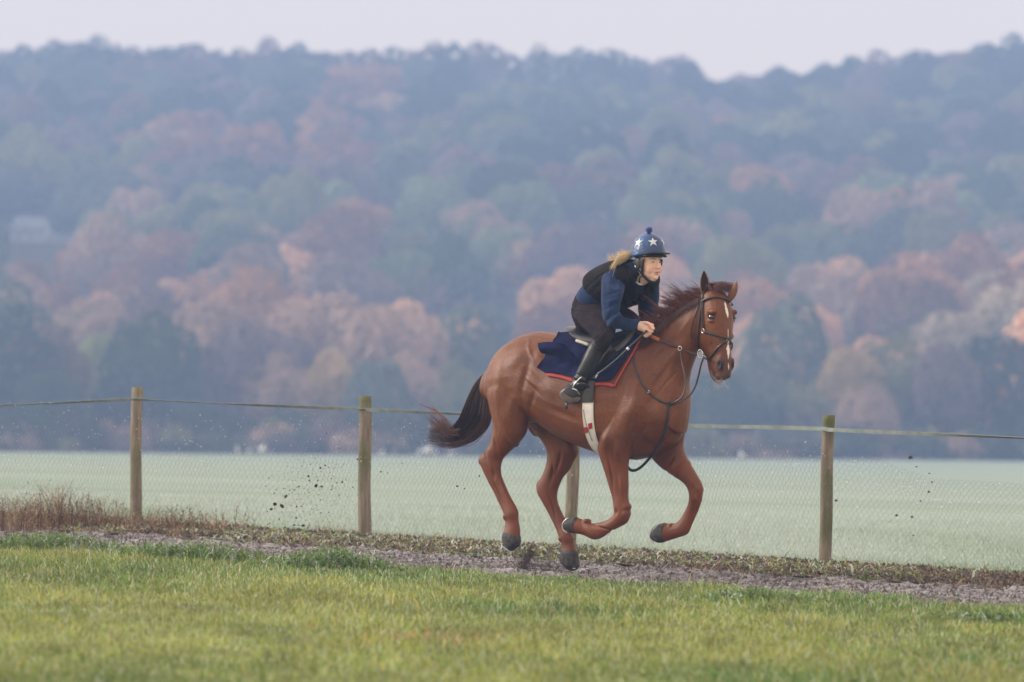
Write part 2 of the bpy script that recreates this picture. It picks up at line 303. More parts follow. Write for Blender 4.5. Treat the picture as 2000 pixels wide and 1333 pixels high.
def put(px,py,wpx,col,Yfix=None,hw=1.25):
    if Yfix: Y=Yfix
    else:
        Y=None
        for yy in np.arange(445,930,2.):
            Wm=wpx*yy/F; Hm=min(max(Wm*hw,8),14); p=at(px,py,yy)
            if G(p[0],yy)+Hm*.97>=p[2]: Y=yy; break
        if Y is None: Y=900.
    p=at(px,py,Y); Wm=wpx*Y/F; z=float(G(p[0],Y)); TREES.append([p[0],Y,max(p[2]-z,4.),Wm,col,px,py])
for k,t in enumerate(ROW0): put(*t,Yfix=433+ (k*37%5)*2.2+(6 if t[1]<650 else 0))
for t in FEAT: put(*t)
for k_ in PAL:
  if k_ not in ('dark green','green'): PAL[k_]=tuple(1.3*q for q in PAL[k_])
# crest trees, tops along the skyline
CREST=[(0,90),(50,80),(100,76),(150,74),(200,72),(250,80),(300,88),(345,84),(385,86),(430,104),(462,113),(490,90),(530,73),(575,84),(625,97),(680,97),(725,95),(775,95),(835,69),(880,80),(925,79),(965,73),(1040,71),(1090,86),(1140,85),(1190,82),(1235,101),(1275,112),(1315,103),(1352,118),(1385,152),(1425,150),(1470,141),(1515,135),(1560,138),(1605,128),(1655,104),(1710,100),(1760,94),(1810,98),(1855,98),(1890,92),(1930,76),(1970,67),(2010,76)]
FILL=[]
rr=random.Random(3)
for i,(a,b) in enumerate(CREST):
    Y=895+rr.uniform(-12,8); p=at(a,b-14,Y); z=float(G(p[0],Y)); FILL.append([p[0],Y,p[2]-z,rr.uniform(7.5,10.5),rr.choice(['dark green','brown','mauve brown','dark green','dark green']),a,b])
def crest_y(px): return np.interp(px,[c[0] for c in CREST],[c[1] for c in CREST])
yy=449.
while yy<890:
    Wd=rr.uniform(7.2,8.5); half=min(yy*.09+70,160); x=-half+rr.uniform(0,6)
    while x<half:
        X=x+rr.uniform(-1.5,1.5); Y=yy+rr.uniform(-3,3); z=float(G(X,Y)); W=rr.uniform(6.5,11)*(1.25 if abs(X)>yy*.09+14 else 1); H=W*rr.uniform(.95,1.3); 
        px,py=proj((X,Y,z+H)); x+=rr.uniform(6,9.5)*(1.3 if abs(X)>yy*.09+14 else 1)
        if py<crest_y(px)+12: H-= (crest_y(px)+14-py)/F*Y; 
        if H<4: continue
        px,py=proj((X,Y,z+H))
        if -60<px<175 and py<480 and proj((X,Y,z))[1]>440: continue      # clearing in front of the house
        bl=max(0,min(1,(650-py)/400))
        if any(abs(px-t[5])<t[2]*0+.30*t[3]/t[1]*F and t[6]<py+60 and t[6]>py-170 and Y<t[1] for t in TREES if t[6]>200 and Y<t[1]): 
            if rr.random()<.75: continue
        warm = fbm(np.array([px/170.]),np.array([py/110.]),3,5)[0]
        left = 1 if px<700 and 430<py<620 else 0
        q=rr.random()
        if warm+.18*left>.56: col=rr.choice(['rust','pink brown','orange','rust','mauve brown','peach' if py>430 else 'rust'])
        elif py<300: col=rr.choice(['dark green','dark green','brown','grey green','mauve brown','green','olive'])
        elif py<480: col=rr.choice(['green','grey green','grey green','pale green','pale green','olive','pink brown'])
        else: col=rr.choice(['grey green','pink brown','peach','peach','pale green','cream','pink brown'])
        FILL.append([X,Y,H,W,col,px,py])
    yy+=rr.uniform(6.5,8.5)
FILL.sort(key=lambda t:t[1])
inview=[t for t in FILL if -60<t[5]<2060]
IND=inview[:170]; ids=set(id(t) for t in IND); REST=[t for t in FILL if id(t) not in ids]
print('trees',len(TREES),len(IND),len(REST))
ALL=[(t,True) for t in TREES]+[(t,False) for t in IND]
def zone(px):
    names=['far left','left of the left post','above the left post','left of the second post','above the second post','left of the rump','above the rump','behind the rider','above the horse\'s head','right of the horse','left of the right post','above the right post','right of the right post','near the right edge','far right']
    lim=[60,190,330,600,760,900,1060,1210,1340,1440,1540,1680,1800,1930,9999]
    for n,l in zip(names,lim):
        if px<l: return n
def band(t):
    py=t[6]
    if t[1]<445 and t[4] and py>530: return 'at the wood\'s foot'
    return 'near the crest' if py<170 else 'on the upper slope' if py<300 else 'at mid slope' if py<420 else 'on the lower slope' if py<560 else 'behind the front trees'
keys={}
for t,f in ALL: keys.setdefault((t[4],band(t),zone(t[5])),[]).append(t)
def ordn(i,n):
    if n==1: return ''
    o=['first','second','third','fourth','fifth','sixth','seventh','eighth','ninth','tenth']
    return ('left of two, ' if i==0 else 'right of two, ') if n==2 else o[i]+' of %d, '%n
for t in [a for a,_ in ALL]:
    L=keys[(t[4],band(t),zone(t[5]))]; L.sort(key=lambda q:q[5]); i=L.index(t)
    X,Y,H,W,col=t[:5]; o=bpy.data.objects.new('broadleaf_tree',None); C.objects.link(o); o.location=(X,Y,float(G(X,Y))-.1)
    o['label']=(ordn(i,len(L))+col+' tree '+band(t)+', '+zone(t[5])); o['category']='tree'; o['group']='autumn trees of the wooded hill'
    k=rr.randrange(9); s=W*rr.uniform(1.0,1.15)
    c=bpy.data.objects.new('crown',CROWNS[k]); C.objects.link(c); c.parent=o; c.scale=(s,s,H*.93); c.rotation_euler=(0,0,rr.uniform(0,6.28))
    b=rr.uniform(.9,1.3); c.color=tuple(q*b for q in PAL[col])+(1,)
    tr=bpy.data.objects.new('trunk',TRUNKS[k%3]); C.objects.link(tr); tr.parent=o; tr.scale=(s*.75,s*.75,H)
Vs=[];Cs=[];nr=np.random.default_rng(5)
for X,Y,H,W,col,_,_ in REST:
    P,N_,B=SHAPES[rr.randrange(9)]; a=rr.uniform(0,6.28); ca,sa=math.cos(a),math.sin(a); Rz=np.array([[ca,-sa,0],[sa,ca,0],[0,0,1]])
    out=abs(X)>Y*.09+14; sel=nr.permutation(len(P))[:380 if out else 1150]
    V,cb=leaf_quads(P[sel]@Rz.T,N_[sel]@Rz.T,B[sel],W*1.1,H*.95,W*(.062 if out else .039),nr,(X,Y,float(G(X,Y))-.1)); Vs.append(V); Cs.append(cb[:,None]*np.array(PAL[col])*rr.uniform(.95,1.45))
V=np.concatenate(Vs); n=len(V)//4
link(mesh_np('woodland',V,np.arange(n*4),np.full(n,4),[M_leafw],col=np.concatenate(Cs)),'woodland',label='hazy mixed autumn wood covering the upper hillside to the skyline',cat='wood',kind='stuff')
# undergrowth at the foot of the wood
Vs=[];Cs=[]
for k in range(420):
    x0=-146+292*k/420+rr.uniform(-.5,.5); Y=430.5+rr.uniform(0,3); P,N_,B=SHAPES[k%9]; sel=nr.permutation(len(P))[:260]
    W=rr.uniform(2.5,5); H=rr.uniform(1.6,4.2); V,cb=leaf_quads(P[sel],N_[sel],B[sel],W,H,.2,nr,(x0,Y,float(G(x0,Y))-.9)); Vs.append(V); Cs.append(cb[:,None]*np.array(PAL[rr.choice(['dark green','olive','mauve brown','pink brown','green','grey green'])])*1.1)
V=np.concatenate(Vs); n=len(V)//4
link(mesh_np('undergrowth',V,np.arange(n*4),np.full(n,4),[M_leafw],col=np.concatenate(Cs)),'undergrowth',label='dark undergrowth along the far edge of the frosted field',cat='undergrowth',kind='stuff')
# pale bush at the field edge
bx=at(548,886,427); Pb,Nb,Bb=SHAPES[2]; V,cb=leaf_quads(Pb,Nb,Bb,2.8,1.9,.12,nr); n=len(V)//4
b=link(None,'bush',label='pale grey bare bush at the far field edge, right of the white birds',cat='bush'); b.location=(bx[0],427,float(G(bx[0],427))-.3)
link(mesh_np('foliage',V,np.arange(n*4),np.full(n,4),[M_leafw],col=cb[:,None]*np.array([.13,.12,.12])),'foliage',parent=b)
# house on the hill
M_hw=mat('pale_render',(.62,.64,.66),(.7,.71,.72),scale=.5,rough=.8); M_hr=mat('slate_roof',(.14,.17,.2),(.2,.23,.27),scale=2,rough=.6); M_win=mat('window_glass',(.35,.42,.48),rough=.15,spec=.6)
def box_mesh(name,x0,x1,y0,y1,z0,z1,m):
    v=[(x0,y0,z0),(x1,y0,z0),(x1,y1,z0),(x0,y1,z0),(x0,y0,z1),(x1,y0,z1),(x1,y1,z1),(x0,y1,z1)]
    return py_mesh(name,v,[(0,3,2,1),(4,5,6,7),(0,1,5,4),(1,2,6,5),(2,3,7,6),(3,0,4,7)],m,False)
HY=next(y for y in np.arange(450,880,1.) if float(G(at(75,474,y)[0],y))>=at(75,474,y)[2]); hp=at(75,468,HY); print('house',HY)
ho=link(None,'house',label='pale house with a slate roof and dormers on the hillside, far left',cat='house'); ho.location=(hp[0],HY,hp[2]-.3)
u=HY/F
link(box_mesh('wall',-55*u,72*u,0,6,-3.5,22*u,M_hw),'wall',parent=ho)
rv=[(-60*u,-.4,22*u),(76*u,-.4,22*u),(76*u,6.4,22*u),(-60*u,6.4,22*u),(-48*u,3,50*u),(60*u,3,50*u)]
rf=link(py_mesh('roof',rv,[(0,1,5,4),(1,2,5),(2,3,4,5),(3,0,4),(0,3,2,1)],M_hr,False),'roof',parent=ho)
for q in (-45,-22,-2,28,48):
    d=link(box_mesh('dormer',(q-5)*u,(q+5)*u,-.1,2.6,24*u,36*u,M_hw),'dormer',parent=ho); link(box_mesh('pane',(q-3.4)*u,(q+3.4)*u,-.16,-.1,26*u,34*u,M_win),'pane',parent=d)
gv=[(8*u,-.5,4*u),(14*u,-.5,4*u),(32*u,-.5,42*u),(26*u,-.5,42*u),(8*u,.0,4*u),(14*u,0,4*u),(32*u,0,42*u),(26*u,0,42*u)]
link(py_mesh('gable_board',gv,[(0,1,2,3),(7,6,5,4),(0,4,5,1),(1,5,6,2),(2,6,7,3),(3,7,4,0)],mat('white_board',(.8,.8,.82)),False),'gable_board',parent=ho)
for q in (-40,-15,45): link(box_mesh('window',(q-5)*u,(q+5)*u,-.08,.0,5*u,15*u,M_win),'window',parent=ho)
# white birds on the far field
M_bird=mat('white_feathers',(.85,.85,.86),(.95,.95,.95),scale=8); M_beak=mat('orange_beak',(.6,.25,.05))
def bird(px,Y,s,lab,grp):
    p=at(px,885,Y); z=float(G(p[0],Y)); bm=bmesh.new()
    for c,r in (((0,0,.28),(.2,.11,.11)),((.13,0,.40),(.055,.05,.1)),((.16,0,.52),(.065,.05,.055)),((-.2,0,.30),(.09,.05,.035))):
        bmesh.ops.create_uvsphere(bm,u_segments=12,v_segments=8,radius=1,matrix=Matrix.Translation(c)@Matrix.Diagonal((*r,1)))
    me=bpy.data.meshes.new('body'); bm.to_mesh(me); bm.free(); me.materials.append(M_bird)
    for q in me.polygons: q.use_smooth=True
    o=link(None,'white_bird',label=lab,cat='bird',group=grp); o.location=(p[0],Y,z); o.scale=(s,s,s); o.rotation_euler=(0,0,px*.7)
    link(me,'body',parent=o); bm=bmesh.new()
    for yq in (-.04,.04): bmesh.ops.create_cone(bm,segments=6,radius1=.012,radius2=.012,depth=.22,matrix=Matrix.Translation((0,yq,.11)))
    me=bpy.data.meshes.new('legs'); bm.to_mesh(me); bm.free(); me.materials.append(M_beak); link(me,'legs',parent=o)
    bm=bmesh.new(); bmesh.ops.create_cone(bm,segments=6,radius1=.02,radius2=.003,depth=.09,matrix=Matrix.Translation((.25,0,.52))@Matrix.Rotation(math.pi/2,4,'Y'))
    me=bpy.data.meshes.new('beak'); bm.to_mesh(me); bm.free(); me.materials.append(M_beak); link(me,'beak',parent=o)
BIRDS=[(464,'leftmost white bird at the far field edge, left of the second fence post'),(486,'small white bird between two larger ones at the far field edge'),(511,'bright white bird beside the pale bush at the far field edge'),(745,'small white bird just right of the second fence post'),(818,'white bird left of the horse tail tip at the far field edge'),(834,'largest white bird below the horse tail tip'),(850,'white bird right of the largest one below the horse tail'),(880,'small white bird under the tail, nearest the horse'),(1448,'lone white bird in the far field left of the right fence post')]
for k,(a,l) in enumerate(BIRDS): bird(a,405-(k%3)*6,[1.1,.8,1.3,.8,.9,1.5,1.0,.8,1.1][k],l,'white birds on the far field')
# the air
M_haze=bpy.data.materials.new('haze'); M_haze.use_nodes=True; hn=M_haze.node_tree
for q in list(hn.nodes):
    if q.type=='BSDF_PRINCIPLED': hn.nodes.remove(q)
pv=hn.nodes.new('ShaderNodeVolumePrincipled'); pv.inputs['Color'].default_value=(.375,.57,1.0,1); pv.inputs['Density'].default_value=0.00118; pv.inputs['Anisotropy'].default_value=0
hn.links.new(pv.outputs[0],hn.nodes['Material Output'].inputs['Volume'])
link(box_mesh('haze',-172,172,-8,1012,-24,74,M_haze),'haze',label='blue autumn haze lying over the field and the wooded hill',cat='haze',kind='stuff')
# ------------------------------------------------------------------ figure-building helpers
from mathutils.bvhtree import BVHTree
UP = np.array([0,0,1.])
class Frame:
    """a vertical plane with heading f (towards the right and the camera) and lateral direction n towards the camera"""
    def __init__(s, A, px, py, Y):
        A = math.radians(A); s.A = A; s.f = np.array([math.cos(A),-math.sin(A),0]); s.n = np.array([-math.sin(A),-math.cos(A),0]); s.O = at(px,py,Y)
    def T(s, px, py, l=0.):
        d = ray(px,py); return CAMP+d*((l+np.dot(s.O-CAMP,s.n))/np.dot(d,s.n))
    def L(s, a, z, l=0.): return s.O+s.f*a+UP*z+s.n*l
    def inv(s, P):
        d = P-s.O; return d@s.f, d[...,2], d@s.n
    def sec(s, x1,y1,x2,y2,l,b):
        E1=s.T(x1,y1,l); E2=s.T(x2,y2,l); c=(E1+E2)/2; u=(E2-E1)/2
        hx,hy=(x2-x1)/2,(y2-y1)/2; hl=math.hypot(hx,hy); cc=b*math.sin(s.A)*abs(hx)/hl; half=hl/F*E1[1]
        k=math.sqrt(max(1-(cc/half)**2,.2)); return (c,u*k,s.n*b)
def cat_rom(P, sub):
    P=[np.asarray(p,float) for p in P]; n=len(P); out=[]
    for i in range(n-1):
        a=P[max(i-1,0)];b=P[i];c=P[i+1];d=P[min(i+2,n-1)]
        for k in range(sub):
            t=k/sub; out.append(.5*((2*b)+(-a+c)*t+(2*a-5*b+4*c-d)*t*t+(-a+3*b-3*c+d)*t**3))
    out.append(P[-1]); return out
def loft(secs, n=20, sub=3, egg=0., sq=2.0, cap=True, closed=True):
    c=cat_rom([s[0] for s in secs],sub); u=cat_rom([s[1] for s in secs],sub); v=cat_rom([s[2] for s in secs],sub)
    if cap:
        def ends(c0,c1,u0,v0):
            d=(c0-c1); d/=np.linalg.norm(d)+1e-9; r=min(np.linalg.norm(u0),np.linalg.norm(v0)); return [(c0+d*r*.45,u0*.75,v0*.75),(c0+d*r*.75,u0*.35,v0*.35)]
        a=ends(c[0],c[1],u[0],v[0]); b=ends(c[-1],c[-2],u[-1],v[-1])
        c=[a[1][0],a[0][0]]+c+[b[0][0],b[1][0]]; u=[a[1][1],a[0][1]]+u+[b[0][1],b[1][1]]; v=[a[1][2],a[0][2]]+v+[b[0][2],b[1][2]]
    V=[];Fc=[]
    for i in range(len(c)):
        for k in range(n):
            t=2*math.pi*k/n; ct,st=math.cos(t),math.sin(t)
            ct=math.copysign(abs(ct)**(2/sq),ct); st=math.copysign(abs(st)**(2/sq),st)
            V.append(c[i]+u[i]*ct+v[i]*st*(1+egg*ct))
    for i in range(len(c)-1):
        for k in range(n): Fc.append((i*n+k,i*n+(k+1)%n,(i+1)*n+(k+1)%n,(i+1)*n+k))
    if closed: Fc.append(tuple(range(n))[::-1]); Fc.append(tuple((len(c)-1)*n+k for k in range(n)))
    return V,Fc
class Body:
    def __init__(s): s.V=[];s.F=[]
    def add(s,vf):
        o=len(s.V); s.V+=list(vf[0]); s.F+=[tuple(i+o for i in f) for f in vf[1]]; return s
    def ell(s,c,a,b,d,n=14):
        """ellipsoid with semi-axis vectors a,b,d"""
        c,a,b,d=[np.asarray(q,float) for q in (c,a,b,d)]; V=[c+d];m=n//2
        for i in range(1,m):
            ph=math.pi*i/m
            for k in range(n): t=2*math.pi*k/n; V.append(c+math.sin(ph)*(a*math.cos(t)+b*math.sin(t))+d*math.cos(ph))
        V.append(c-d); Fc=[]
        for k in range(n): Fc.append((0,1+k,1+(k+1)%n)); Fc.append((len(V)-1,1+(m-2)*n+(k+1)%n,1+(m-2)*n+k))
        for i in range(m-2):
            for k in range(n): Fc.append((1+i*n+k,1+(i+1)*n+k,1+(i+1)*n+(k+1)%n,1+i*n+(k+1)%n))
        return s.add((V,Fc))
    def mesh(s,name,m,voxel=None,smooth=0,fac=.5,mats=None):
        me=py_mesh(name,s.V,s.F,m); bm=bmesh.new(); bm.from_mesh(me); bmesh.ops.recalc_face_normals(bm,faces=bm.faces); bm.to_mesh(me); bm.free()
        if voxel:
            o=bpy.data.objects.new('tmp',me); C.objects.link(o); r=o.modifiers.new('r','REMESH'); r.mode='VOXEL'; r.voxel_size=voxel; r.use_smooth_shade=True
            if smooth: q=o.modifiers.new('s','SMOOTH'); q.iterations=smooth; q.factor=fac
            dg=bpy.context.evaluated_depsgraph_get(); dg.update(); me2=bpy.data.meshes.new_from_object(o.evaluated_get(dg)); bpy.data.objects.remove(o); me2.name=name; me=me2
            me.materials.clear(); me.materials.append(m)
            me.polygons.foreach_set('use_smooth',np.ones(len(me.polygons),bool))
        return me
def getV(me): a=np.zeros(len(me.vertices)*3,np.float32); me.vertices.foreach_get('co',a); return a.reshape(-1,3).astype(float)
def getN(me): a=np.zeros(len(me.vertices)*3,np.float32); me.vertices.foreach_get('normal',a); return a.reshape(-1,3).astype(float)
def setV(me,V): me.vertices.foreach_set('co',np.asarray(V,np.float32).ravel()); me.update()
def setcol(me,c):
    a=me.color_attributes.new('Col','FLOAT_COLOR','POINT'); q=np.ones((len(me.vertices),4),np.float32); q[:,:3]=c; a.data.foreach_set('color',q.ravel())
def noise3(P,s,seed=0): return np.array([mn.noise(Vector((p*s+seed*7.3).tolist())) for p in P])
def tube(pts, r, n=8, r2=None, name='tube', m=None, flat=1., nrm=None):
    """tapered tube or flat strap along points"""
    P=[np.asarray(p,float) for p in pts]; V=[];Fc=[]; N=len(P); prev=None
    for i,p in enumerate(P):
        d=P[min(i+1,N-1)]-P[max(i-1,0)]; d/=np.linalg.norm(d)+1e-9
        a = nrm[i] if nrm is not None else (prev if prev is not None else np.cross(d,[.3,.8,.1]))
        a=a-d*np.dot(a,d); a/=np.linalg.norm(a)+1e-9; prev=a; b=np.cross(d,a); rr_=r if r2 is None else r+(r2-r)*i/(N-1)
        for k in range(n):
            t=2*math.pi*k/n; ct,st=math.cos(t),math.sin(t)
            if flat<1: ct=math.copysign(abs(ct)**.5,ct); st=math.copysign(abs(st)**.5,st)
            V.append(p+a*rr_*flat*ct+b*rr_*st)
    for i in range(N-1):
        for k in range(n): Fc.append((i*n+k,i*n+(k+1)%n,(i+1)*n+(k+1)%n,(i+1)*n+k))
    Fc.append(tuple(range(n))[::-1]); Fc.append(tuple((N-1)*n+k for k in range(n))); return V,Fc
def vf_mesh(name,vf,m,smooth=True): return py_mesh(name,vf[0],vf[1],m,smooth)
def join(*L):
    b=Body()
    for q in L: b.add(q)
    return b.V,b.F
def torus(c,a,b,R,r,n=20,k=6,arc=(0,2*math.pi)):
    pts=[np.asarray(c)+a*math.cos(arc[0]+(arc[1]-arc[0])*i/n)*R+b*math.sin(arc[0]+(arc[1]-arc[0])*i/n)*R for i in range(n+1)]; return tube(pts,r,k)
def hair(name, strands, m, w=.0022, col=None):
    """strands: list of point lists; each a thin three-sided tapered lock"""
    V=[];Fc=[];cc=[]
    for si,P in enumerate(strands):
        P=np.asarray(P); n=len(P); d=np.gradient(P,axis=0); d/=np.linalg.norm(d,axis=1)[:,None]+1e-9
        a=np.cross(d,np.array([.2,1,.1])); a/=np.linalg.norm(a,axis=1)[:,None]+1e-9; b=np.cross(d,a); o=len(V)
        for i in range(n):
            r=w*(1-.8*(i/(n-1))**2)
            for k in range(3): t=2.094*k; V.append(P[i]+a[i]*r*math.cos(t)+b[i]*r*math.sin(t)); cc.append(col[si] if col is not None else (1,1,1))
        for i in range(n-1):
            for k in range(3): Fc.append((o+i*3+k,o+i*3+(k+1)%3,o+(i+1)*3+(k+1)%3,o+(i+1)*3+k))
    fl=np.array(Fc).ravel(); return mesh_np(name,np.array(V),fl,np.full(len(Fc),4),[m],col=np.array(cc),smooth=True)

# ------------------------------------------------------------------ the horse
HF = Frame(33,1150,760,38.2)
def secs(fr,L,l=None): return [fr.sec(*q) for q in L]
B = Body()
torso=[(966,712,962,785,0,.12),(982,686,980,802,0,.205),(1004,667,1006,815,0,.26),(1030,653,1035,822,0,.28),(1062,648,1060,828,0,.285),(1100,654,1094,852,0,.29),(1135,664,1130,869,0,.305),(1165,668,1165,883,0,.31),(1195,664,1200,893,0,.30),(1225,656,1232,898,0,.275),(1253,655,1263,895,0,.25),(1280,668,1292,884,0,.225),(1305,700,1316,866,0,.18),(1318,750,1326,838,0,.11)]
B.add(loft([(c,u,v) for c,u,v in secs(HF,torso)],n=28,egg=.10,sq=2.15))
neck=[(1215,668,1335,850,0,.20),(1240,662,1340,822,0,.175),(1263,653,1343,788,0,.150),(1284,639,1341,755,0,.125),(1304,622,1346,728,0,.108),(1325,603,1356,700,0,.095),(1347,589,1366,668,0,.086),(1364,580,1382,645,-.005,.08),(1380,578,1398,625,-.01,.07)]
B.add(loft(secs(HF,neck),n=24,egg=.12,sq=2.0))
nh=[(968,720,1062,728,.12,.13),(951,762,1047,765,.15,.13),(955,795,1036,797,.16,.115),(960,823,1032,820,.165,.10),(961,845,1027,847,.165,.085),(956,867,1012,868,.165,.066),(944,885,993,886,.165,.05),(936,899,983,898,.165,.044),(940,914,979,913,.165,.042),(951,938,980,930,.165,.034),(962,958,987,948,.165,.029),(971,977,996,967,.165,.028),(979,994,1006,985,.165,.031),(985,1008,1013,1000,.165,.038),(987,1022,1013,1016,.165,.031),(984,1036,1016,1032,.165,.037),(982,1042,1017,1050,.165,.044)]
B.add(loft(secs(HF,nh),n=18,cap=True))
fh=[(1010,745,1085,790,-.12,.13),(1020,800,1112,830,-.14,.12),(1035,835,1122,853,-.15,.10),(1056,858,1127,872,-.155,.085),(1066,875,1126,888,-.155,.072),(1068,893,1121,901,-.155,.062),(1064,914,1113,918,-.155,.055),(1056,933,1101,933,-.155,.047),(1048,948,1092,952,-.155,.044),(1049,963,1089,968,-.155,.042),(1060,984,1091,983,-.155,.035),(1073,1008,1100,1005,-.155,.029),(1084,1031,1112,1030,-.155,.030),(1091,1049,1121,1049,-.155,.038),(1096,1063,1122,1063,-.155,.032),(1098,1074,1126,1075,-.155,.037),(1095,1083,1128,1083,-.155,.044)]
B.add(loft(secs(HF,fh),n=18))
nf=[(1190,740,1285,752,.13,.11),(1178,800,1275,808,.16,.105),(1168,845,1252,850,.17,.095),(1166,872,1235,880,.17,.082),(1172,897,1229,903,.17,.068),(1181,925,1228,927,.17,.056),(1188,948,1228,950,.17,.048),(1195,972,1228,972,.17,.043),(1198,990,1231,1001,.17,.045),(1199,1002,1226,1021,.17,.044),(1190,1013,1210,1031,.17,.034),(1176,1019,1194,1039,.17,.029),(1161,1022,1178,1050,.17,.030),(1149,1020,1161,1055,.17,.038),(1141,1016,1148,1050,.17,.033),(1133,1013,1137,1045,.17,.037),(1127,1011,1122,1042,.17,.044)]
B.add(loft(secs(HF,nf),n=18))
ff=[(1245,760,1335,770,-.12,.11),(1250,830,1340,815,-.13,.105),(1262,878,1338,846,-.14,.09),(1274,898,1335,868,-.14,.076),(1290,914,1339,886,-.14,.066),(1308,927,1349,905,-.14,.058),(1327,939,1361,925,-.14,.050),(1340,951,1373,947,-.14,.046),(1345,968,1373,968,-.14,.044),(1343,985,1368,988,-.14,.035),(1334,1003,1360,1008,-.14,.029),(1326,1016,1352,1026,-.14,.031),(1318,1022,1343,1044,-.14,.038),(1310,1023,1324,1051,-.14,.033),(1303,1022,1309,1056,-.14,.038),(1299,1021,1299,1059,-.14,.045)]
B.add(loft(secs(HF,ff),n=18))
# points of hock, heel bulbs, knee caps
def ellp(px,py,l,a,b,c,ang=0,fr=HF):
    ca,sa=math.cos(math.radians(ang)),math.sin(math.radians(ang)); B.ell(fr.T(px,py,l),(fr.f*ca+UP*sa)*a,(-fr.f*sa+UP*ca)*b,fr.n*c)
for q in ((942,899,.165,.028,.04,.028,-15),(1055,948,-.155,.028,.04,.028,-10),(989,1010,.165,.022,.028,.034,0),(1097,1052,-.155,.022,.028,.034,0),(1224,1005,.17,.022,.035,.044,-15),(1366,956,-.14,.022,.04,.044,5),(1147,1018,.17,.028,.018,.034,0),(1312,1027,-.14,.02,.02,.034,0)): ellp(*q)
# head
HD = Frame(55,1397,575,float(HF.T(1384,600,0)[1])-.02)
hs_=[(-.06,.03,-.12,-.10,.062),(.02,.035,-.16,-.14,.082),(.075,.0,-.185,-.20,.096),(.112,-.06,-.195,-.26,.104),(.132,-.125,-.19,-.31,.104),(.142,-.19,-.165,-.35,.094),(.147,-.26,-.125,-.375,.076),(.150,-.33,-.088,-.405,.061),(.153,-.39,-.052,-.435,.054),(.158,-.44,-.025,-.47,.055),(.158,-.49,.005,-.50,.056),(.150,-.530,.05,-.525,.048),(.130,-.552,.08,-.545,.034)]
def hsec(a,z,a2,z2,b,dl=0): 
    p=HD.L(a,z);q=HD.L(a2,z2); return ((p+q)/2,(p-q)/2,HD.n*b)
B.add(loft([hsec(*q) for q in hs_],n=24,egg=.14,sq=2.3))
for sgn in (1,-1):
    B.ell(HD.L(-.085,-.225,sgn*.062),HD.f*.105,UP*.105,HD.n*.034)                 # cheek
    B.ell(HD.L(.082,-.118,sgn*.088),HD.f*.04,UP*.022,HD.n*.022)                   # brow above the eye
    B.ell(HD.L(.066,-.175,sgn*.085),HD.f*.04,UP*.016,HD.n*.018)
    B.ell(HD.L(.04,-.245,sgn*.074),(HD.f*.02-UP*.085),(HD.f+UP*.2)*.012,HD.n*.016)  # facial crest
    B.ell(HD.L(.128,-.462,sgn*.05),HD.f*.032,UP*.046,HD.n*.020)                   # nostril wing
    B.ell(HD.L(.10,-.535,sgn*.022),HD.f*.05,UP*.028,HD.n*.028)
B.add(loft([hsec(-.02,-.42,-.05,-.45,.032),hsec(.0,-.475,-.035,-.50,.032),hsec(.03,-.525,-.01,-.545,.032),hsec(.065,-.555,.025,-.580,.031),hsec(.085,-.570,.055,-.590,.024)],n=14))  # lower jaw and lip
TORSO=Body().add(loft([(c,u,v) for c,u,v in secs(HF,torso)],n=40,egg=.10,sq=2.15)); torso_bvh=BVHTree.FromPolygons([tuple(v) for v in TORSO.V],TORSO.F)
BODY = B.mesh('body',None,voxel=.0058,smooth=5,fac=.5)
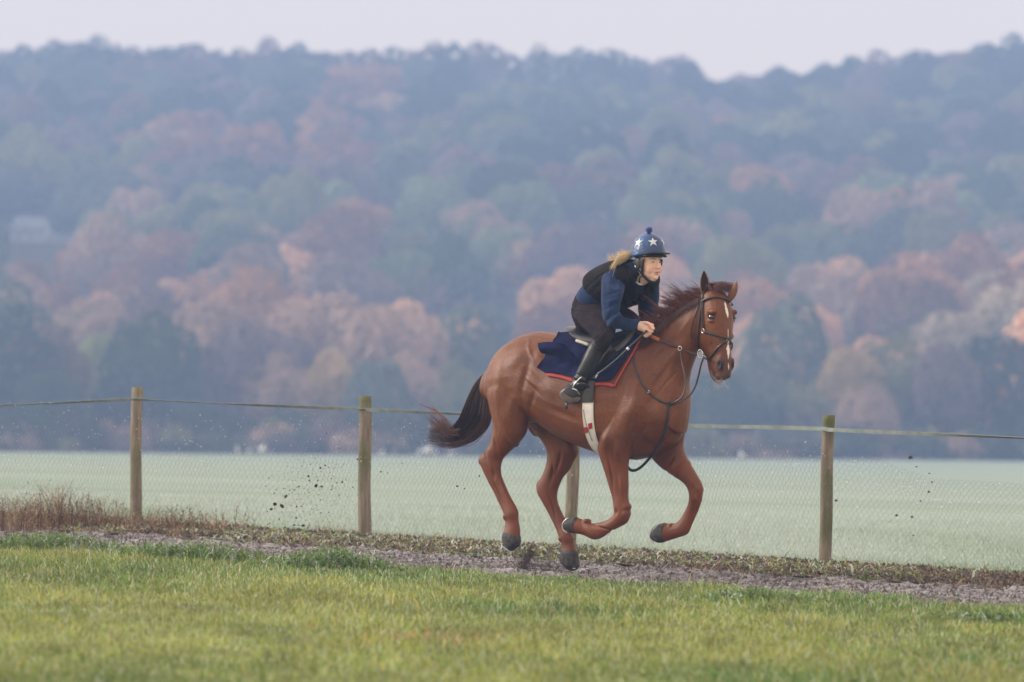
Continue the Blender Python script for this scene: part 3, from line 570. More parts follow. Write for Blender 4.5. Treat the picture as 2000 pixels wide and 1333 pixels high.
# muscle relief: (px,py,l, radius_along, radius_across, angle, amplitude)
V=getV(BODY); N_=getN(BODY)
BUMP=[(1008,700,.27,.07,.05,40,.014),(985,745,.2,.05,.13,5,.012),(1030,735,.25,.025,.12,-12,-.012),(1045,700,.27,.05,.05,0,.008),(1010,800,.2,.05,.10,-25,.014),(1042,785,.25,.02,.07,-28,-.007),(1075,760,.3,.06,.08,20,.007),(968,830,.17,.012,.10,8,-.010),(975,870,.17,.012,.05,20,-.008),(952,885,.17,.01,.05,25,-.006),
 (1195,860,.2,.05,.07,-20,.014),(1235,800,.24,.05,.11,-25,.014),(1275,775,.2,.03,.13,-10,-.010),(1300,800,.1,.06,.06,0,.010),(1310,770,.05,.02,.10,10,-.003),(1250,720,.25,.03,.12,-20,.008),(1285,730,.2,.02,.10,-28,-.008),(1250,850,.2,.02,.08,-30,-.013),(1320,820,-.05,.05,.05,0,.006),(1270,870,.1,.05,.04,0,-.014),(1212,880,.2,.02,.05,0,.009),(1197,930,.2,.009,.08,8,-.007),(1215,950,.2,.01,.07,5,.005),
 (1300,680,.11,.016,.10,-40,-.007),(1320,690,.1,.03,.13,-32,.010),(1330,650,.09,.02,.1,-35,.006),(1090,905,-.1,.012,.07,-20,-.007),(1075,930,-.1,.01,.06,-15,-.006),(1110,880,-.1,.04,.05,-20,.008),(1000,855,.17,.012,.10,25,.006),(1010,835,.2,.03,.06,20,.006),(968,925,.17,.008,.03,10,-.006),(975,960,.17,.006,.09,28,-.005),(983,950,.17,.006,.09,28,.003),(1082,925,-.13,.007,.05,-5,-.006),(1080,990,-.13,.006,.08,20,-.005),(1205,1000,.2,.01,.02,0,-.005),(1222,990,.2,.015,.02,0,.006),(1180,1033,.2,.07,.006,-15,-.005),(1357,975,-.1,.012,.03,0,.005),(1350,1000,-.1,.006,.06,-15,-.005),(1352,955,-.1,.01,.03,0,-.005),(1060,700,.27,.015,.09,35,-.006),(1030,690,.27,.012,.10,35,.006),(1050,740,.27,.008,.08,50,-.004),(1038,745,.27,.006,.07,60,.004),(1046,760,.27,.006,.07,55,-.004),(1290,750,.2,.008,.12,-35,-.005),(1265,735,.2,.03,.06,-20,.006),(1230,850,.2,.02,.05,-10,.006),(1335,790,-.02,.015,.06,0,-.006),(1150,840,.3,.1,.03,-10,.006),(1100,810,.3,.12,.025,-18,-.006),(1310,905,-.1,.012,.06,-40,-.006),(1330,915,-.1,.015,.06,-40,.005)]
for px,py,l,ra,rb,ang,amp in BUMP:
    c=HF.T(px,py,l); s,z,ll=HF.inv(V-c+HF.O); a=math.radians(ang); X=s*math.cos(a)+z*math.sin(a); Yc=-s*math.sin(a)+z*math.cos(a)
    rk=2.2 if py>850 else 1.25
    k=rk*amp*np.exp(-(X/ra)**2-(Yc/rb)**2)*(np.abs(ll)<.30); V=V+N_*k[:,None]
    if l>.15: # the far side gets the same relief
        c2=c-HF.n*2*l; s,z,ll=HF.inv(V-c2+HF.O); X=s*math.cos(a)+z*math.sin(a); Yc=-s*math.sin(a)+z*math.cos(a)
        if py<860: V=V+N_*(1.2*amp*np.exp(-(X/ra)**2-(Yc/rb)**2)*(np.abs(ll)<.15))[:,None]
# nostril hollows and the mouth line
hsx,hzx,hlx=HD.inv(V)
for sgn in (1,-1):
    d=((hsx-.135)/.020)**2+((hzx+.468)/.028)**2+((hlx-sgn*.060)/.028)**2; V=V-N_*(.020*np.exp(-d))[:,None]
    V=V-N_*(.008*np.exp(-((hsx-.082)/.024)**2-((hzx+.152)/.014)**2-((hlx-sgn*.1)/.03)**2))[:,None]
V=V+N_*(noise3(V,14)*.0016+noise3(V*np.array([1,1,.6]),50,4)*.0004)[:,None]
setV(BODY,V)
# coat colour: chestnut, darker on lower thighs and mane side, white blaze and snip, grey muzzle
n1=noise3(V,3.0); n2=noise3(V,11.,3); n3=noise3(V,45.,5)
base=np.array([.104,.028,.0065]); alt=np.array([.165,.052,.015]); dk=np.array([.07,.026,.016])
t=np.clip(.45+n1*.8,0,1)[:,None]; col=base*(1-t)+alt*t; col=col*(1+.16*n2+.22*n3)[:,None]
hs1,hz1,hl1=HD.inv(V); hs0,hz0,hl0=HF.inv(V)
px_=1000+F*((V-CAMP)@_R[:,0])/-((V-CAMP)@_R[:,2]); py_=666.5-F*((V-CAMP)@_R[:,1])/-((V-CAMP)@_R[:,2])
leg=np.clip((py_-850)/90,0,1)[:,None]; col=col*(1-leg)+(np.array([.142,.036,.008])*(1+.18*n2)[:,None])*leg
def zone_(fs,fz,fl,c,r):  return np.exp(-(((fs-c[0])/r[0])**2+((fz-c[1])/r[1])**2+((fl-c[2])/r[2])**2))
kz=np.clip(zone_(hs1,hz1,hl1,(.08,-.56,0),(.09,.055,.09))*1.3,0,1)[:,None]; col=col*(1-kz)+np.array([.10,.065,.06])*kz
for sgn in (1,-1):
    k=np.clip(zone_(hs1,hz1,hl1,(.14,-.466,sgn*.058),(.020,.030,.03))*1.9,0,1)[:,None]; col=col*(1-k)+np.array([.008,.006,.007])*k
    k=np.clip(zone_(hs1,hz1,hl1,(.08,-.152,sgn*.1),(.028,.019,.03))*.8,0,1)[:,None]; col=col*(1-k)+dk*.5*k
front=(hs1>.085)&(N_@HD.f>.15)
bw=np.interp(-hz1,[.05,.06,.09,.12,.14,.16,.26,.30,.33,.36,.39,.405,.43,.455,.48,.50],[0,.006,.009,.011,.006,.0,.0022,.0018,.003,.013,.012,.005,0,0,.006,0])
bc=np.interp(-hz1,[.05,.15,.3,.5],[.002,-.004,-.002,.0])+.003*noise3(V,30.,9)
kb=front&(np.abs(hl1-bc)<bw)&(bw>0); col[kb]=[.80,.74,.72]
teeth=zone_(hs1,hz1,hl1,(.08,-.578,0),(.04,.014,.05))>.45; col[teeth]=[.34,.22,.2]
kc=(px_>1130)&(px_<1190)&(py_>780)
setcol(BODY,col)
M_coat=mat('chestnut_coat',(1,1,1),rough=.40,spec=.36,attr='Col',bump=.6,bscale=135,dist=.0065)
BODY.materials.clear(); BODY.materials.append(M_coat)
horse=link(None,'horse',label='chestnut horse with a white blaze, galloping along the muddy track',cat='horse'); hb=link(BODY,'body',parent=horse)
horse_bvh=BVHTree.FromPolygons([tuple(v) for v in V],[tuple(p.vertices) for p in BODY.polygons])
M_hoof=mat('hoof_horn',(.024,.023,.024),(.075,.068,.064),scale=30,rough=.7,bump=.4,bscale=90); M_shoe=mat('worn_steel',(.55,.56,.58),rough=.3,metal=.9)
HOOF=[[(982,1041,1017,1049,.165,.047),(980,1050,1017,1061,.165,.051),(983,1060,1013,1069,.165,.05),(990,1069,1006,1074,.165,.04)],
 [(1094,1081,1129,1080,-.155,.047),(1092,1091,1131,1094,-.155,.052),(1094,1097,1131,1108,-.155,.055)],
 [(1127,1010,1122,1043,.17,.047),(1116,1012,1115,1041,.17,.051),(1107,1017,1109,1037,.17,.046)],
 [(1300,1021,1297,1060,-.14,.047),(1288,1024,1287,1061,-.14,.052),(1279,1034,1278,1057,-.14,.048)]]
SHOE=[[(983,1061),(988,1069),(998,1076)],[(1093,1098),(1105,1106),(1128,1111)],[(1114,1012),(1104,1022),(1104,1034),(1112,1041)],[(1286,1023),(1277,1035),(1275,1050),(1281,1061)]]
for hd,shp in zip(HOOF,SHOE):
    b_=Body().add(loft(secs(HF,hd),n=18,sub=3,sq=2.2)); l=hd[0][4]
    h=link(b_.mesh('hoof',M_hoof,voxel=.004,smooth=2),'hoof',parent=horse)
    pts=cat_rom([HF.T(a,b,l) for a,b in shp],4)
    link(vf_mesh('horseshoe',join(*[tube([p+HF.n*q for p in pts],.0045,6) for q in (.03,-.03)]),M_shoe),'horseshoe',parent=h)
M_eye=mat('eye_gloss',(.012,.008,.007),rough=.08,spec=.8,coat=1)
for sgn in (1,-1):
    b_=Body().ell(HD.L(.080,-.152,sgn*.092),HD.f*.023,UP*.018,HD.n*.016,18); link(b_.mesh('eye',M_eye),'eye',parent=horse)
# ears: cupped leaves
M_ear=mat('ear_coat',(1,1,1),rough=.7,attr='Col',sheen=.2)
def ear(base,tip,w,open_dir,inner):
    base=np.array(base);tip=np.array(tip); ax=tip-base; Ln=np.linalg.norm(ax); ax/=Ln; o=open_dir-ax*np.dot(open_dir,ax); o/=np.linalg.norm(o); sd=np.cross(ax,o); V=[];Fc=[];cc=[]
    nu,nv=13,16
    for shell in (0,1):
        for i in range(nu):
            t=i/(nu-1); wr=w*(np.interp(t,[0,.15,.4,.65,.85,1],[.62,.85,1,.85,.5,.04])); 
            for k in range(nv):
                a=-2.25+4.5*k/(nv-1); r=wr*(1-.10*shell); p=base+ax*Ln*t-o*math.cos(a)*r*.75+sd*math.sin(a)*r+o*.012*math.sin(t*3)-o*.0
                V.append(p); c=(.17,.065,.04) if not shell else ((.03,.014,.012) if 2<k<nv-3 else (.14,.06,.04)); cc.append(c)
    for s_ in (0,1):
        o0=s_*nu*nv
        for i in range(nu-1):
            for k in range(nv-1):
                f=(o0+i*nv+k,o0+i*nv+k+1,o0+(i+1)*nv+k+1,o0+(i+1)*nv+k); Fc.append(f if s_==0 else f[::-1])
    n0=nu*nv
    for i in range(nu-1):
        for k in (0,nv-1): Fc.append((i*nv+k,(i+1)*nv+k,n0+(i+1)*nv+k,n0+i*nv+k))
    me=py_mesh('ear',V,Fc,M_ear); setcol(me,np.array(cc)); return me
tow=np.array([-.05,-1,.05])
link(ear(HD.T(1379,578,.055),HD.T(1375,529,.06),.036,tow+HD.f*-.1,1),'ear',parent=horse)
link(ear(HD.T(1421,590,-.055),HD.T(1439,549,-.085),.034,np.array([.9,.15,.25]),1),'ear',parent=horse)
# hair
M_hair=mat('dark_red_hair',(1,1,1),rough=.45,spec=.4,attr='Col')
hr=np.random.default_rng(11)
def crest_at(t): # along the neck crest from withers to poll
    P=[(1242,660),(1263,652),(1284,638),(1304,621),(1325,602),(1347,588),(1364,579),(1378,574)]
    x=t*(len(P)-1); i=min(int(x),len(P)-2); f=x-i; return P[i][0]*(1-f)+P[i+1][0]*f, P[i][1]*(1-f)+P[i+1][1]*f
st=[];sc=[]
for k in range(1500):
    t=hr.uniform(0,1)**.9; px,py=crest_at(t); l=hr.uniform(-.035,.045); clump=math.sin(t*47)+.6*math.sin(t*91+1)
    root=HF.T(px+2+l*60*0,py+6,l); Ln=hr.uniform(.07,.12)*(1.0+.35*clump*.6)*(1.1 if t<.8 else .75); up=.35+.30*clump*.5+hr.normal(0,.16)
    if k%14==0: Ln*=1.5; up+=.25
    d0=-HF.f*.55+UP*(.75+up*.3)+HF.n*hr.normal(0,.2); side=HF.n*(hr.uniform(-.2,.9)); P=[root]
    n=9
    for i in range(1,n):
        s=i/(n-1); dv=d0*(1-s*.5)+(-HF.f*.85+UP*(up-.75)+side*.4)*s; P.append(P[-1]+dv/np.linalg.norm(dv)*Ln*1.35/n)
    st.append(P); b=hr.uniform(.45,1.5); sc.append(np.array([.12,.034,.022])*b if hr.random()<.75 else np.array([.21,.07,.04])*b)
for k in range(700): # mane lying against the near side of the neck
    t=hr.uniform(0,.95); px,py=crest_at(t); root=HF.T(px,py+2,.02); l0=.05; P=[root]
    dx=hr.uniform(-9,1); dy=hr.uniform(10,26)*(1.15-.4*t)
    for i in range(1,6):
        s=i/5; hx,hy=px+dx*s,py+3+dy*s; d=ray(hx,hy); h=horse_bvh.ray_cast(Vector(CAMP),Vector(d).normalized())
        P.append(np.array(h[0])+np.array(h[1])*.008*(1+hr.random()) if h[0] is not None and h[0].y<39 else P[-1]+np.array([0,0,-.01]))
    st.append(P); b=hr.uniform(.5,1.1); sc.append(np.array([.085,.030,.024])*b)
for k in range(420): # forelock
    a=hr.uniform(0,1); root=HD.L(-.02+.05*a,.035,hr.uniform(-.05,.05)); P=[root]; d0=UP*.7+HD.f*.2+HD.n*hr.normal(-.25,.35)-np.array([.3,0,0])*hr.random(); d1=HD.f*.45-UP*hr.uniform(.5,1.1)+HD.n*hr.normal(-.35,.3); Ln=hr.uniform(.05,.12)
    for i in range(1,8):
        s=i/7; dv=d0*(1-s)+d1*s; P.append(P[-1]+dv/np.linalg.norm(dv)*Ln*1.3/7)
    st.append(P); b=hr.uniform(.6,1.3); sc.append(np.array([.11,.038,.03])*b)
link(hair('mane',st,M_hair,.0021,sc),'mane',parent=horse)
# tail
st=[];sc=[]
cen=[(957,726),(944,752),(936,785),(930,815),(910,842),(876,857),(824,850)]
for k in range(1500):
    q=hr.uniform(-1,1); q2=hr.uniform(-1,1); lay=hr.random(); wd=[6,15,23,29,24,17,12]; fl=hr.normal(0,1)
    L_=[]
    end=1-.6*hr.random()**1.1
    for i,(a,b) in enumerate(cen):
        n0=cen[min(i+1,6)][0]-cen[max(i-1,0)][0]; n1_=cen[min(i+1,6)][1]-cen[max(i-1,0)][1]; m_=math.hypot(n0,n1_); s=i/6
        x=a-n1_/m_*q*wd[i]+fl*s*s*(3 if k%6 else 9); y=b+n0/m_*q*wd[i]+hr.normal(0,1.2)*s*3; L_.append(HF.T(x,y,q2*wd[i]*.0016+.0))
    P=cat_rom(L_,3); P=P[:max(6,int(len(P)*end))]
    st.append(P); b=hr.uniform(.3,1.6); tip=max(0,-q)
    sc.append((np.array([.036,.016,.015]) if q>-.3 else np.array([.08,.036,.03]))*b)
for k in range(150): # wisps thrown up at the end of the tail
    q=hr.uniform(0,1); P0=(892+hr.uniform(-12,8),842+hr.uniform(-6,10)); e=(838+30*q**1.5+hr.normal(0,6),812+hr.uniform(-12,40)*(1-q*.8)+hr.normal(0,5)); mid=((P0[0]+e[0])/2+hr.normal(0,3),(P0[1]+e[1])/2+11+hr.normal(0,4)); l=hr.normal(0,.03)
    st.append(cat_rom([HF.T(*P0,l),HF.T(*mid,l),HF.T(*e,l)],5)); sc.append(np.array([.13,.06,.055])*hr.uniform(.4,1.3))
for k in range(60):
    a=hr.normal(0,5); st.append(cat_rom([HF.T(890,838,.0),HF.T(866+a,815+a,.0),HF.T(848+a,803+a*.5,.0),HF.T(831+a,794+a*.4,.0)],5)); sc.append(np.array([.16,.06,.045]))
link(hair('tail',st,M_hair,.0026,sc),'tail',parent=horse)
# muzzle whiskers
st=[];sc=[]
for k in range(60):
    a=HD.L(hr.uniform(.0,.14),hr.uniform(-.61,-.54),hr.uniform(-.03,.045)); d=np.array([hr.normal(0,.5),-.3,-hr.uniform(.1,.8)]); d/=np.linalg.norm(d); st.append([a,a+d*.02,a+d*.04+UP*-.004]); sc.append(np.array([.5,.46,.43]))
link(hair('whiskers',st,M_hair,.0007,sc),'whiskers',parent=horse)
# ------------------------------------------------------------------ tack
M_leather=mat('black_leather',(.012,.012,.015),(.028,.027,.032),scale=20,rough=.38,spec=.5,bump=.2,bscale=80)
M_brownl=mat('dark_brown_leather',(.03,.018,.018),(.06,.038,.036),scale=20,rough=.4,spec=.5)
M_grip=mat('orange_brown_grip',(.36,.13,.05),(.28,.09,.035),scale=30,rough=.6)
M_steel=mat('steel',(.62,.63,.66),rough=.22,metal=1.0)
M_navy=mat('navy_wool',(.008,.010,.042),(.014,.018,.070),scale=9,spec=.08,rough=.95,bump=.8,bscale=90,dist=.004)
M_red=mat('red_edging',(.33,.04,.045),(.40,.06,.06),scale=12,rough=.8)
M_white=mat('white_web',(.72,.71,.72),(.8,.8,.8),scale=14,rough=.85,bump=.5,bscale=40)
M_redsq=mat('red_square',(.33,.035,.035),rough=.8)
def hit(px,py,off=.006,l=None,fr=HF):
    d=Vector(ray(px,py)).normalized(); r=horse_bvh.ray_cast(Vector(CAMP),d)
    if r[0] is None or l is not None: return fr.T(px,py,l if l is not None else .1), fr.n.copy()
    n=np.array(r[1]); return np.array(r[0])+n*off, n
def mirror(P,fr): 
    return [p-2*fr.inv(p)[2]*fr.n for p in P]
def spath(path,off=.006,fr=HF,sub=4):
    q=cat_rom([np.array([a[0],a[1]],float) for a in path],sub); Ls=[a[2] if len(a)>2 else None for a in path]; P=[];N=[]
    for i,(x,y) in enumerate(q):
        k=min(i//sub,len(path)-1); k2=min(k+1,len(path)-1); t=(i%sub)/sub
        if Ls[k] is not None or Ls[k2] is not None:
            la=Ls[k] if Ls[k] is not None else fr.inv(hit(path[k][0],path[k][1],off)[0])[2]; lb=Ls[k2] if Ls[k2] is not None else fr.inv(hit(path[k2][0],path[k2][1],off)[0])[2]
            P.append(fr.T(x,y,la*(1-t)+lb*t)); N.append(fr.n)
        else:
            p,n=hit(x,y,off); P.append(p); N.append(n)
    return P,N
def strap(path,w,th=.0035,off=.006,fr=HF,mir=False,sub=4):
    P,N=spath(path,off,fr,sub); V=tube(P,w/2,8,flat=th*2/w,nrm=N)
    if mir: P2=mirror(P,fr); N2=[n-2*np.dot(n,fr.n)*fr.n for n in N]; V=join(V,tube(P2,w/2,8,flat=th*2/w,nrm=N2))
    return V
def patch(top,bot,nu,nv,off,th,fr=HF,spine=True,mir=True,wr=0.,seed=0):
    """cloth lying on the horse: rows run from the top edge to the bottom edge"""
    def res(E,n):
        E=np.array(E,float); d=np.r_[0,np.cumsum(np.hypot(*np.diff(E,axis=0).T))]; s=np.linspace(0,d[-1],n); return np.c_[np.interp(s,d,E[:,0]),np.interp(s,d,E[:,1])]
    A=res(top,nu); Bq=res(bot,nu); P=np.zeros((nv,nu,3)); N=np.zeros((nv,nu,3))
    for j in range(nv):
        t=j/(nv-1)
        for i in range(nu):
            x,y=A[i]*(1-t)+Bq[i]*t
            if j==0 and spine: p=fr.T(x,y,0)+UP*off; n=UP
            else: p,n=hit(x,y,off)
            if wr and j: p=p+n*wr*(vnoise(np.array([x/14.+seed]),np.array([y/9.]),seed)[0]+.4*vnoise(np.array([x/5.]),np.array([y/4.]),seed+4)[0])
            P[j,i]=p;N[j,i]=n
    for _ in range(2): P[1:-1,1:-1]=.5*P[1:-1,1:-1]+.125*(P[:-2,1:-1]+P[2:,1:-1]+P[1:-1,:-2]+P[1:-1,2:])
    def shell(P,N,flip):
        Q=P-N*th; V=list(P.reshape(-1,3))+list(Q.reshape(-1,3)); o=nu*nv; F_=[]
        for j in range(nv-1):
            for i in range(nu-1):
                a=j*nu+i; f=(a,a+1,a+nu+1,a+nu); F_+= [f,(f[3]+o,f[2]+o,f[1]+o,f[0]+o)]
        ring=[i for i in range(nu)]+[j*nu+nu-1 for j in range(1,nv)]+[(nv-1)*nu+i for i in range(nu-2,-1,-1)]+[j*nu for j in range(nv-2,0,-1)]
        for a,b in zip(ring,ring[1:]+ring[:1]): F_.append((a,b,b+o,a+o))
        return V,F_
    r=shell(P,N,False)
    if mir:
        l=HF.inv(P.reshape(-1,3))[2]; P2=(P.reshape(-1,3)-2*l[:,None]*HF.n).reshape(P.shape); N2=N-2*(N@HF.n)[...,None]*HF.n; r=join(r,shell(P2,N2,True))
    return r
# saddle cloth
cl=link(None,'saddle_cloth',label='navy blue saddle cloth with red edging under the saddle',cat='saddle cloth'); 
link(vf_mesh('cloth',patch([(1092,653),(1130,661),(1180,663),(1222,657),(1256,655)],[(1052,721),(1068,731),(1092,730),(1114,736),(1140,743),(1168,747),(1190,745),(1197,741)],44,26,.012,.006,wr=.016,seed=3),M_navy),'cloth',parent=cl)
link(vf_mesh('red_edge',join(strap([(1257,657),(1248,672),(1236,694),(1222,718),(1208,742),(1201,756)],.012,off=.012,mir=True),strap([(1199,755),(1185,751),(1160,751),(1135,749),(1112,742),(1090,736),(1069,733)],.022,off=.012,mir=True)),M_red),'red_edge',parent=cl)
def freepatch(rows,th=.006,fr=HF,nu=14,nv=10,wr=0):
    R_=[cat_rom([fr.T(*q) for q in r],4) for r in rows]; n=min(len(r) for r in R_); R_=[r[:n] for r in R_]
    cols=[cat_rom([r[i] for r in R_],4) for i in range(n)]; P=np.array(cols).transpose(1,0,2); nv,nu=P.shape[:2]
    du=np.gradient(P,axis=1);dv=np.gradient(P,axis=0);N=np.cross(du,dv);N/=np.linalg.norm(N,axis=2)[...,None]+1e-9
    if np.mean(N@fr.n)<0: N=-N
    Q=P-N*th; V=list(P.reshape(-1,3))+list(Q.reshape(-1,3)); o=nu*nv; F_=[]
    for j in range(nv-1):
        for i in range(nu-1):
            a=j*nu+i; f=(a,a+1,a+nu+1,a+nu); F_+=[f,(f[3]+o,f[2]+o,f[1]+o,f[0]+o)]
    ring=[i for i in range(nu)]+[j*nu+nu-1 for j in range(1,nv)]+[(nv-1)*nu+i for i in range(nu-2,-1,-1)]+[j*nu for j in range(nv-2,0,-1)]
    for a,b in zip(ring,ring[1:]+ring[:1]): F_.append((a,b,b+o,a+o))
    return V,F_
link(vf_mesh('turned_up_corner',freepatch([[(1050,671,.34),(1068,668,.33),(1090,670,.31),(1106,676,.28),(1122,694,.27)],[(1052,682,.37),(1070,681,.36),(1092,684,.34),(1112,694,.31),(1126,704,.29)],[(1057,690,.34),(1075,695,.33),(1094,697,.32),(1113,705,.31),(1130,716,.30)]]),M_navy),'turned_up_corner',parent=cl)
# saddle
sd=link(None,'saddle',label='black leather saddle strapped over the navy cloth',cat='saddle')
M_seat=mat('saddle_seat',(.02,.024,.034),(.035,.04,.055),scale=8,rough=.3,spec=.6); M_panel=mat('grey_panel',(.05,.05,.055),(.085,.083,.085),scale=9,rough=.6); M_pale=mat('pale_numnah',(.42,.39,.36),(.5,.48,.45),scale=20,rough=.9)
b_=Body().add(loft(secs(HF,[(1119,637,1121,646,.0,.08),(1125,636,1129,652,0,.135),(1138,642,1142,657,0,.16),(1158,652,1160,666,0,.15),(1182,655,1183,672,0,.13),(1206,650,1208,668,0,.12),(1224,645,1228,662,0,.09),(1232,644,1236,656,0,.05)]),n=24,sub=3,sq=2.4))
link(b_.mesh('seat',M_seat,voxel=.006,smooth=3),'seat',parent=sd)
b_=Body()
for sg in (1,-1): b_.add(loft(secs(HF,[(1117,645,1121,657,sg*.09,.055),(1131,652,1134,668,sg*.11,.06),(1150,658,1153,674,sg*.13,.06),(1175,660,1178,678,sg*.14,.055)]),n=16))
link(b_.mesh('panel',M_panel,voxel=.006,smooth=2),'panel',parent=sd)
b_=Body()
for sg in (1,-1): b_.add(loft([(HF.T(*q),UP*.012,HF.n*.02) for q in ((1127,666,sg*.2),(1136,669,sg*.21),(1150,674,sg*.22))],n=10))
link(b_.mesh('numnah_edge',M_pale),'numnah_edge',parent=sd)
link(vf_mesh('flap',patch([(1166,664),(1190,664),(1212,660),(1232,654)],[(1150,727),(1158,737),(1170,730),(1196,706),(1215,688),(1222,680)],22,18,.035,.012,spine=True),M_leather),'flap',parent=sd)
link(vf_mesh('knee_roll',join(strap([(1240,655),(1231,668),(1217,682),(1205,690)],.04,.01,off=.035,mir=True)),M_panel),'knee_roll',parent=sd)
# girth ring around the barrel
gs=float(HF.inv(HF.T(1196,830,0))[0])
def ring_pts(s,a0,a1,n,off,tilt=0.):
    c=HF.L(s,HF.inv(HF.T(1180,765,0))[1],0); P=[];N=[]
    for i in range(n):
        a=a0+(a1-a0)*i/(n-1); d=HF.n*math.sin(a)-UP*math.cos(a); o=c+d*1.0+HF.f*tilt*math.cos(a); r=torso_bvh.ray_cast(Vector(o),Vector(-d)); 
        if r[0] is None: continue
        P.append(np.array(r[0])+d*off); N.append(d)
    return P,N
def girth(a0,a1,w,off,n=40,s=gs):
    Ps=[ring_pts(s+q*w/2,a0,a1,n,off) for q in (-1,-.5,0,.5,1)]; m=min(len(p[0]) for p in Ps); V=[];F_=[]
    for P,N in Ps:
        V+=P[:m]
    for P,N in Ps: V+=[p-nn*.005 for p,nn in zip(P[:m],N[:m])]
    o=5*m
    for j in range(4):
        for i in range(m-1):
            a=j*m+i; f=(a,a+1,a+m+1,a+m); F_+=[f,(f[3]+o,f[2]+o,f[1]+o,f[0]+o)]
    for i in range(m-1): F_+=[(i,i+1,i+1+o,i+o),(4*m+i,4*m+i+1,4*m+i+1+o,4*m+i+o)]
    return V,F_
gt=link(None,'girth',label='white girth with small red squares round the horse behind the foreleg',cat='girth')
link(vf_mesh('band',girth(-1.38,1.38,.078,.014),M_white),'band',parent=gt)
link(vf_mesh('billet',join(girth(1.34,1.95,.082,.020,14,gs),girth(-1.95,-1.34,.082,.020,14,gs)),M_leather),'billet',parent=gt)
def thit(px,py,off):
    r=torso_bvh.ray_cast(Vector(CAMP),Vector(ray(px,py)).normalized()); return (np.array(r[0])+HF.n*off,HF.n) if r[0] is not None else (HF.T(px,py,.3),HF.n)
for px,py in ((1156,833),(1147,841)):
    P=[thit(px+dx,py+dy,.022)[0] for dx,dy in ((-4,-5),(3.5,-7),(4.5,4),(-2.5,6.5))]; nn=HF.n*.0015
    V=[p+nn for p in P]+[p-nn for p in P]; link(py_mesh('red_square',V,[(0,1,2,3),(7,6,5,4),(0,4,5,1),(1,5,6,2),(2,6,7,3),(3,7,4,0)],M_redsq,False),'red_square',parent=gt)
link(vf_mesh('black_line',tube([thit(a,b,.021)[0] for a,b in ((1143,800),(1145,815),(1149,832),(1155,848),(1160,862))],.002,5),M_leather),'black_line',parent=gt)
# stirrup and leather
sr=link(None,'stirrup',label='steel stirrup round the nearer boot, hung from the saddle by a leather',cat='stirrup')
def stirrup(l,parent):
    up=cat_rom([HF.T(*q) for q in ((1118,760,l+.035),(1121,753,l+.045),(1127,745,l+.04),(1134,738,l+.02),(1139,736,l),(1144,740,l-.03),(1147,749,l-.06),(1146,758,l-.07))],4)
    tr=cat_rom([HF.T(*q) for q in ((1118,760,l+.035),(1125,762,l+.03),(1131,769,l+.0),(1135,777,l-.03),(1134,782,l-.06),(1146,758,l-.07))],4)
    link(vf_mesh('iron',join(tube(up,.0055,8),tube(tr,.007,8)),M_steel),'iron',parent=parent)
    link(vf_mesh('leather',join(tube([HF.T(1190,672,l-.06),HF.T(1166,708,l-.03),HF.T(1140,737,l-.0)],.011,6,flat=.25,nrm=[HF.n]*3),tube([HF.T(1192,676,l-.05),HF.T(1170,706,l-.02),HF.T(1145,738,l+.0)],.009,6,flat=.25,nrm=[HF.n]*3)),M_brownl),'leather',parent=parent)
stirrup(.33,sr)
sr2=link(None,'stirrup',label='steel stirrup on the horse\'s far side, hidden behind its barrel',cat='stirrup')
P=[np.array(q) for q in ()]
up=cat_rom([HF.T(1155+a,765+b,-.36+c) for a,b,c in ((-18,0,-.03),(-12,-12,-.03),(0,-22,0),(8,-12,.04),(8,0,.05),(-6,8,.02),(-18,0,-.03))],4); link(vf_mesh('iron',tube(up,.0055,8),M_steel),'iron',parent=sr2)
link(vf_mesh('leather',tube([HF.T(1200,680,-.27),HF.T(1155,742,-.36)],.01,6,flat=.25,nrm=[HF.n]*2),M_brownl),'leather',parent=sr2)
# bridle
br=link(None,'bridle',label='dark leather bridle with crossed noseband on the horse\'s head',cat='bridle')
link(vf_mesh('browband',strap([(1370,593),(1376,587),(1386,583),(1400,581),(1414,584),(1425,590),(1431,597)],.017,.006,off=.008,fr=HD),M_brownl),'browband',parent=br)
P=[HD.L(-.02,-.06,.1),HD.L(-.035,-.01,.085),HD.L(-.045,.03,.05),HD.L(-.045,.045,0)]; P=P+mirror(P[:-1],HD)[::-1]; N=[np.cross(P[min(i+1,6)]-P[max(i-1,0)],HD.f) for i in range(7)]
link(vf_mesh('headpiece',tube(cat_rom(P,3),.012,8,flat=.35,nrm=cat_rom([n/np.linalg.norm(n) for n in N],3)),M_brownl),'headpiece',parent=br)
link(vf_mesh('cheekpiece',strap([(1374,580),(1371,593),(1369,612),(1366,640),(1364,666),(1364,684)],.013,.004,off=.008,fr=HD,mir=True),M_brownl),'cheekpiece',parent=br)
link(vf_mesh('noseband_strap',strap([(1374,590),(1373,606),(1373.5,625),(1375,643)],.010,.004,off=.008,fr=HD,mir=True),M_leather),'noseband_strap',parent=br)
link(vf_mesh('throatlash',strap([(1369,592),(1361,608),(1354,628),(1350,648),(1352,663),(1360,672,.0)],.008,.003,off=.006,fr=HD,mir=True),M_leather),'throatlash',parent=br)
link(vf_mesh('noseband',join(strap([(1377,648),(1390,652),(1404,657),(1418,661),(1424,663)],.015,.005,off=.007,fr=HD,mir=True),strap([(1424,665),(1414,670),(1404,678),(1394,691),(1386,702)],.013,.005,off=.007,fr=HD,mir=True),strap([(1386,702),(1379,701),(1372,697,.06)],.013,.005,off=.007,fr=HD,mir=True)),M_leather),'noseband',parent=br)
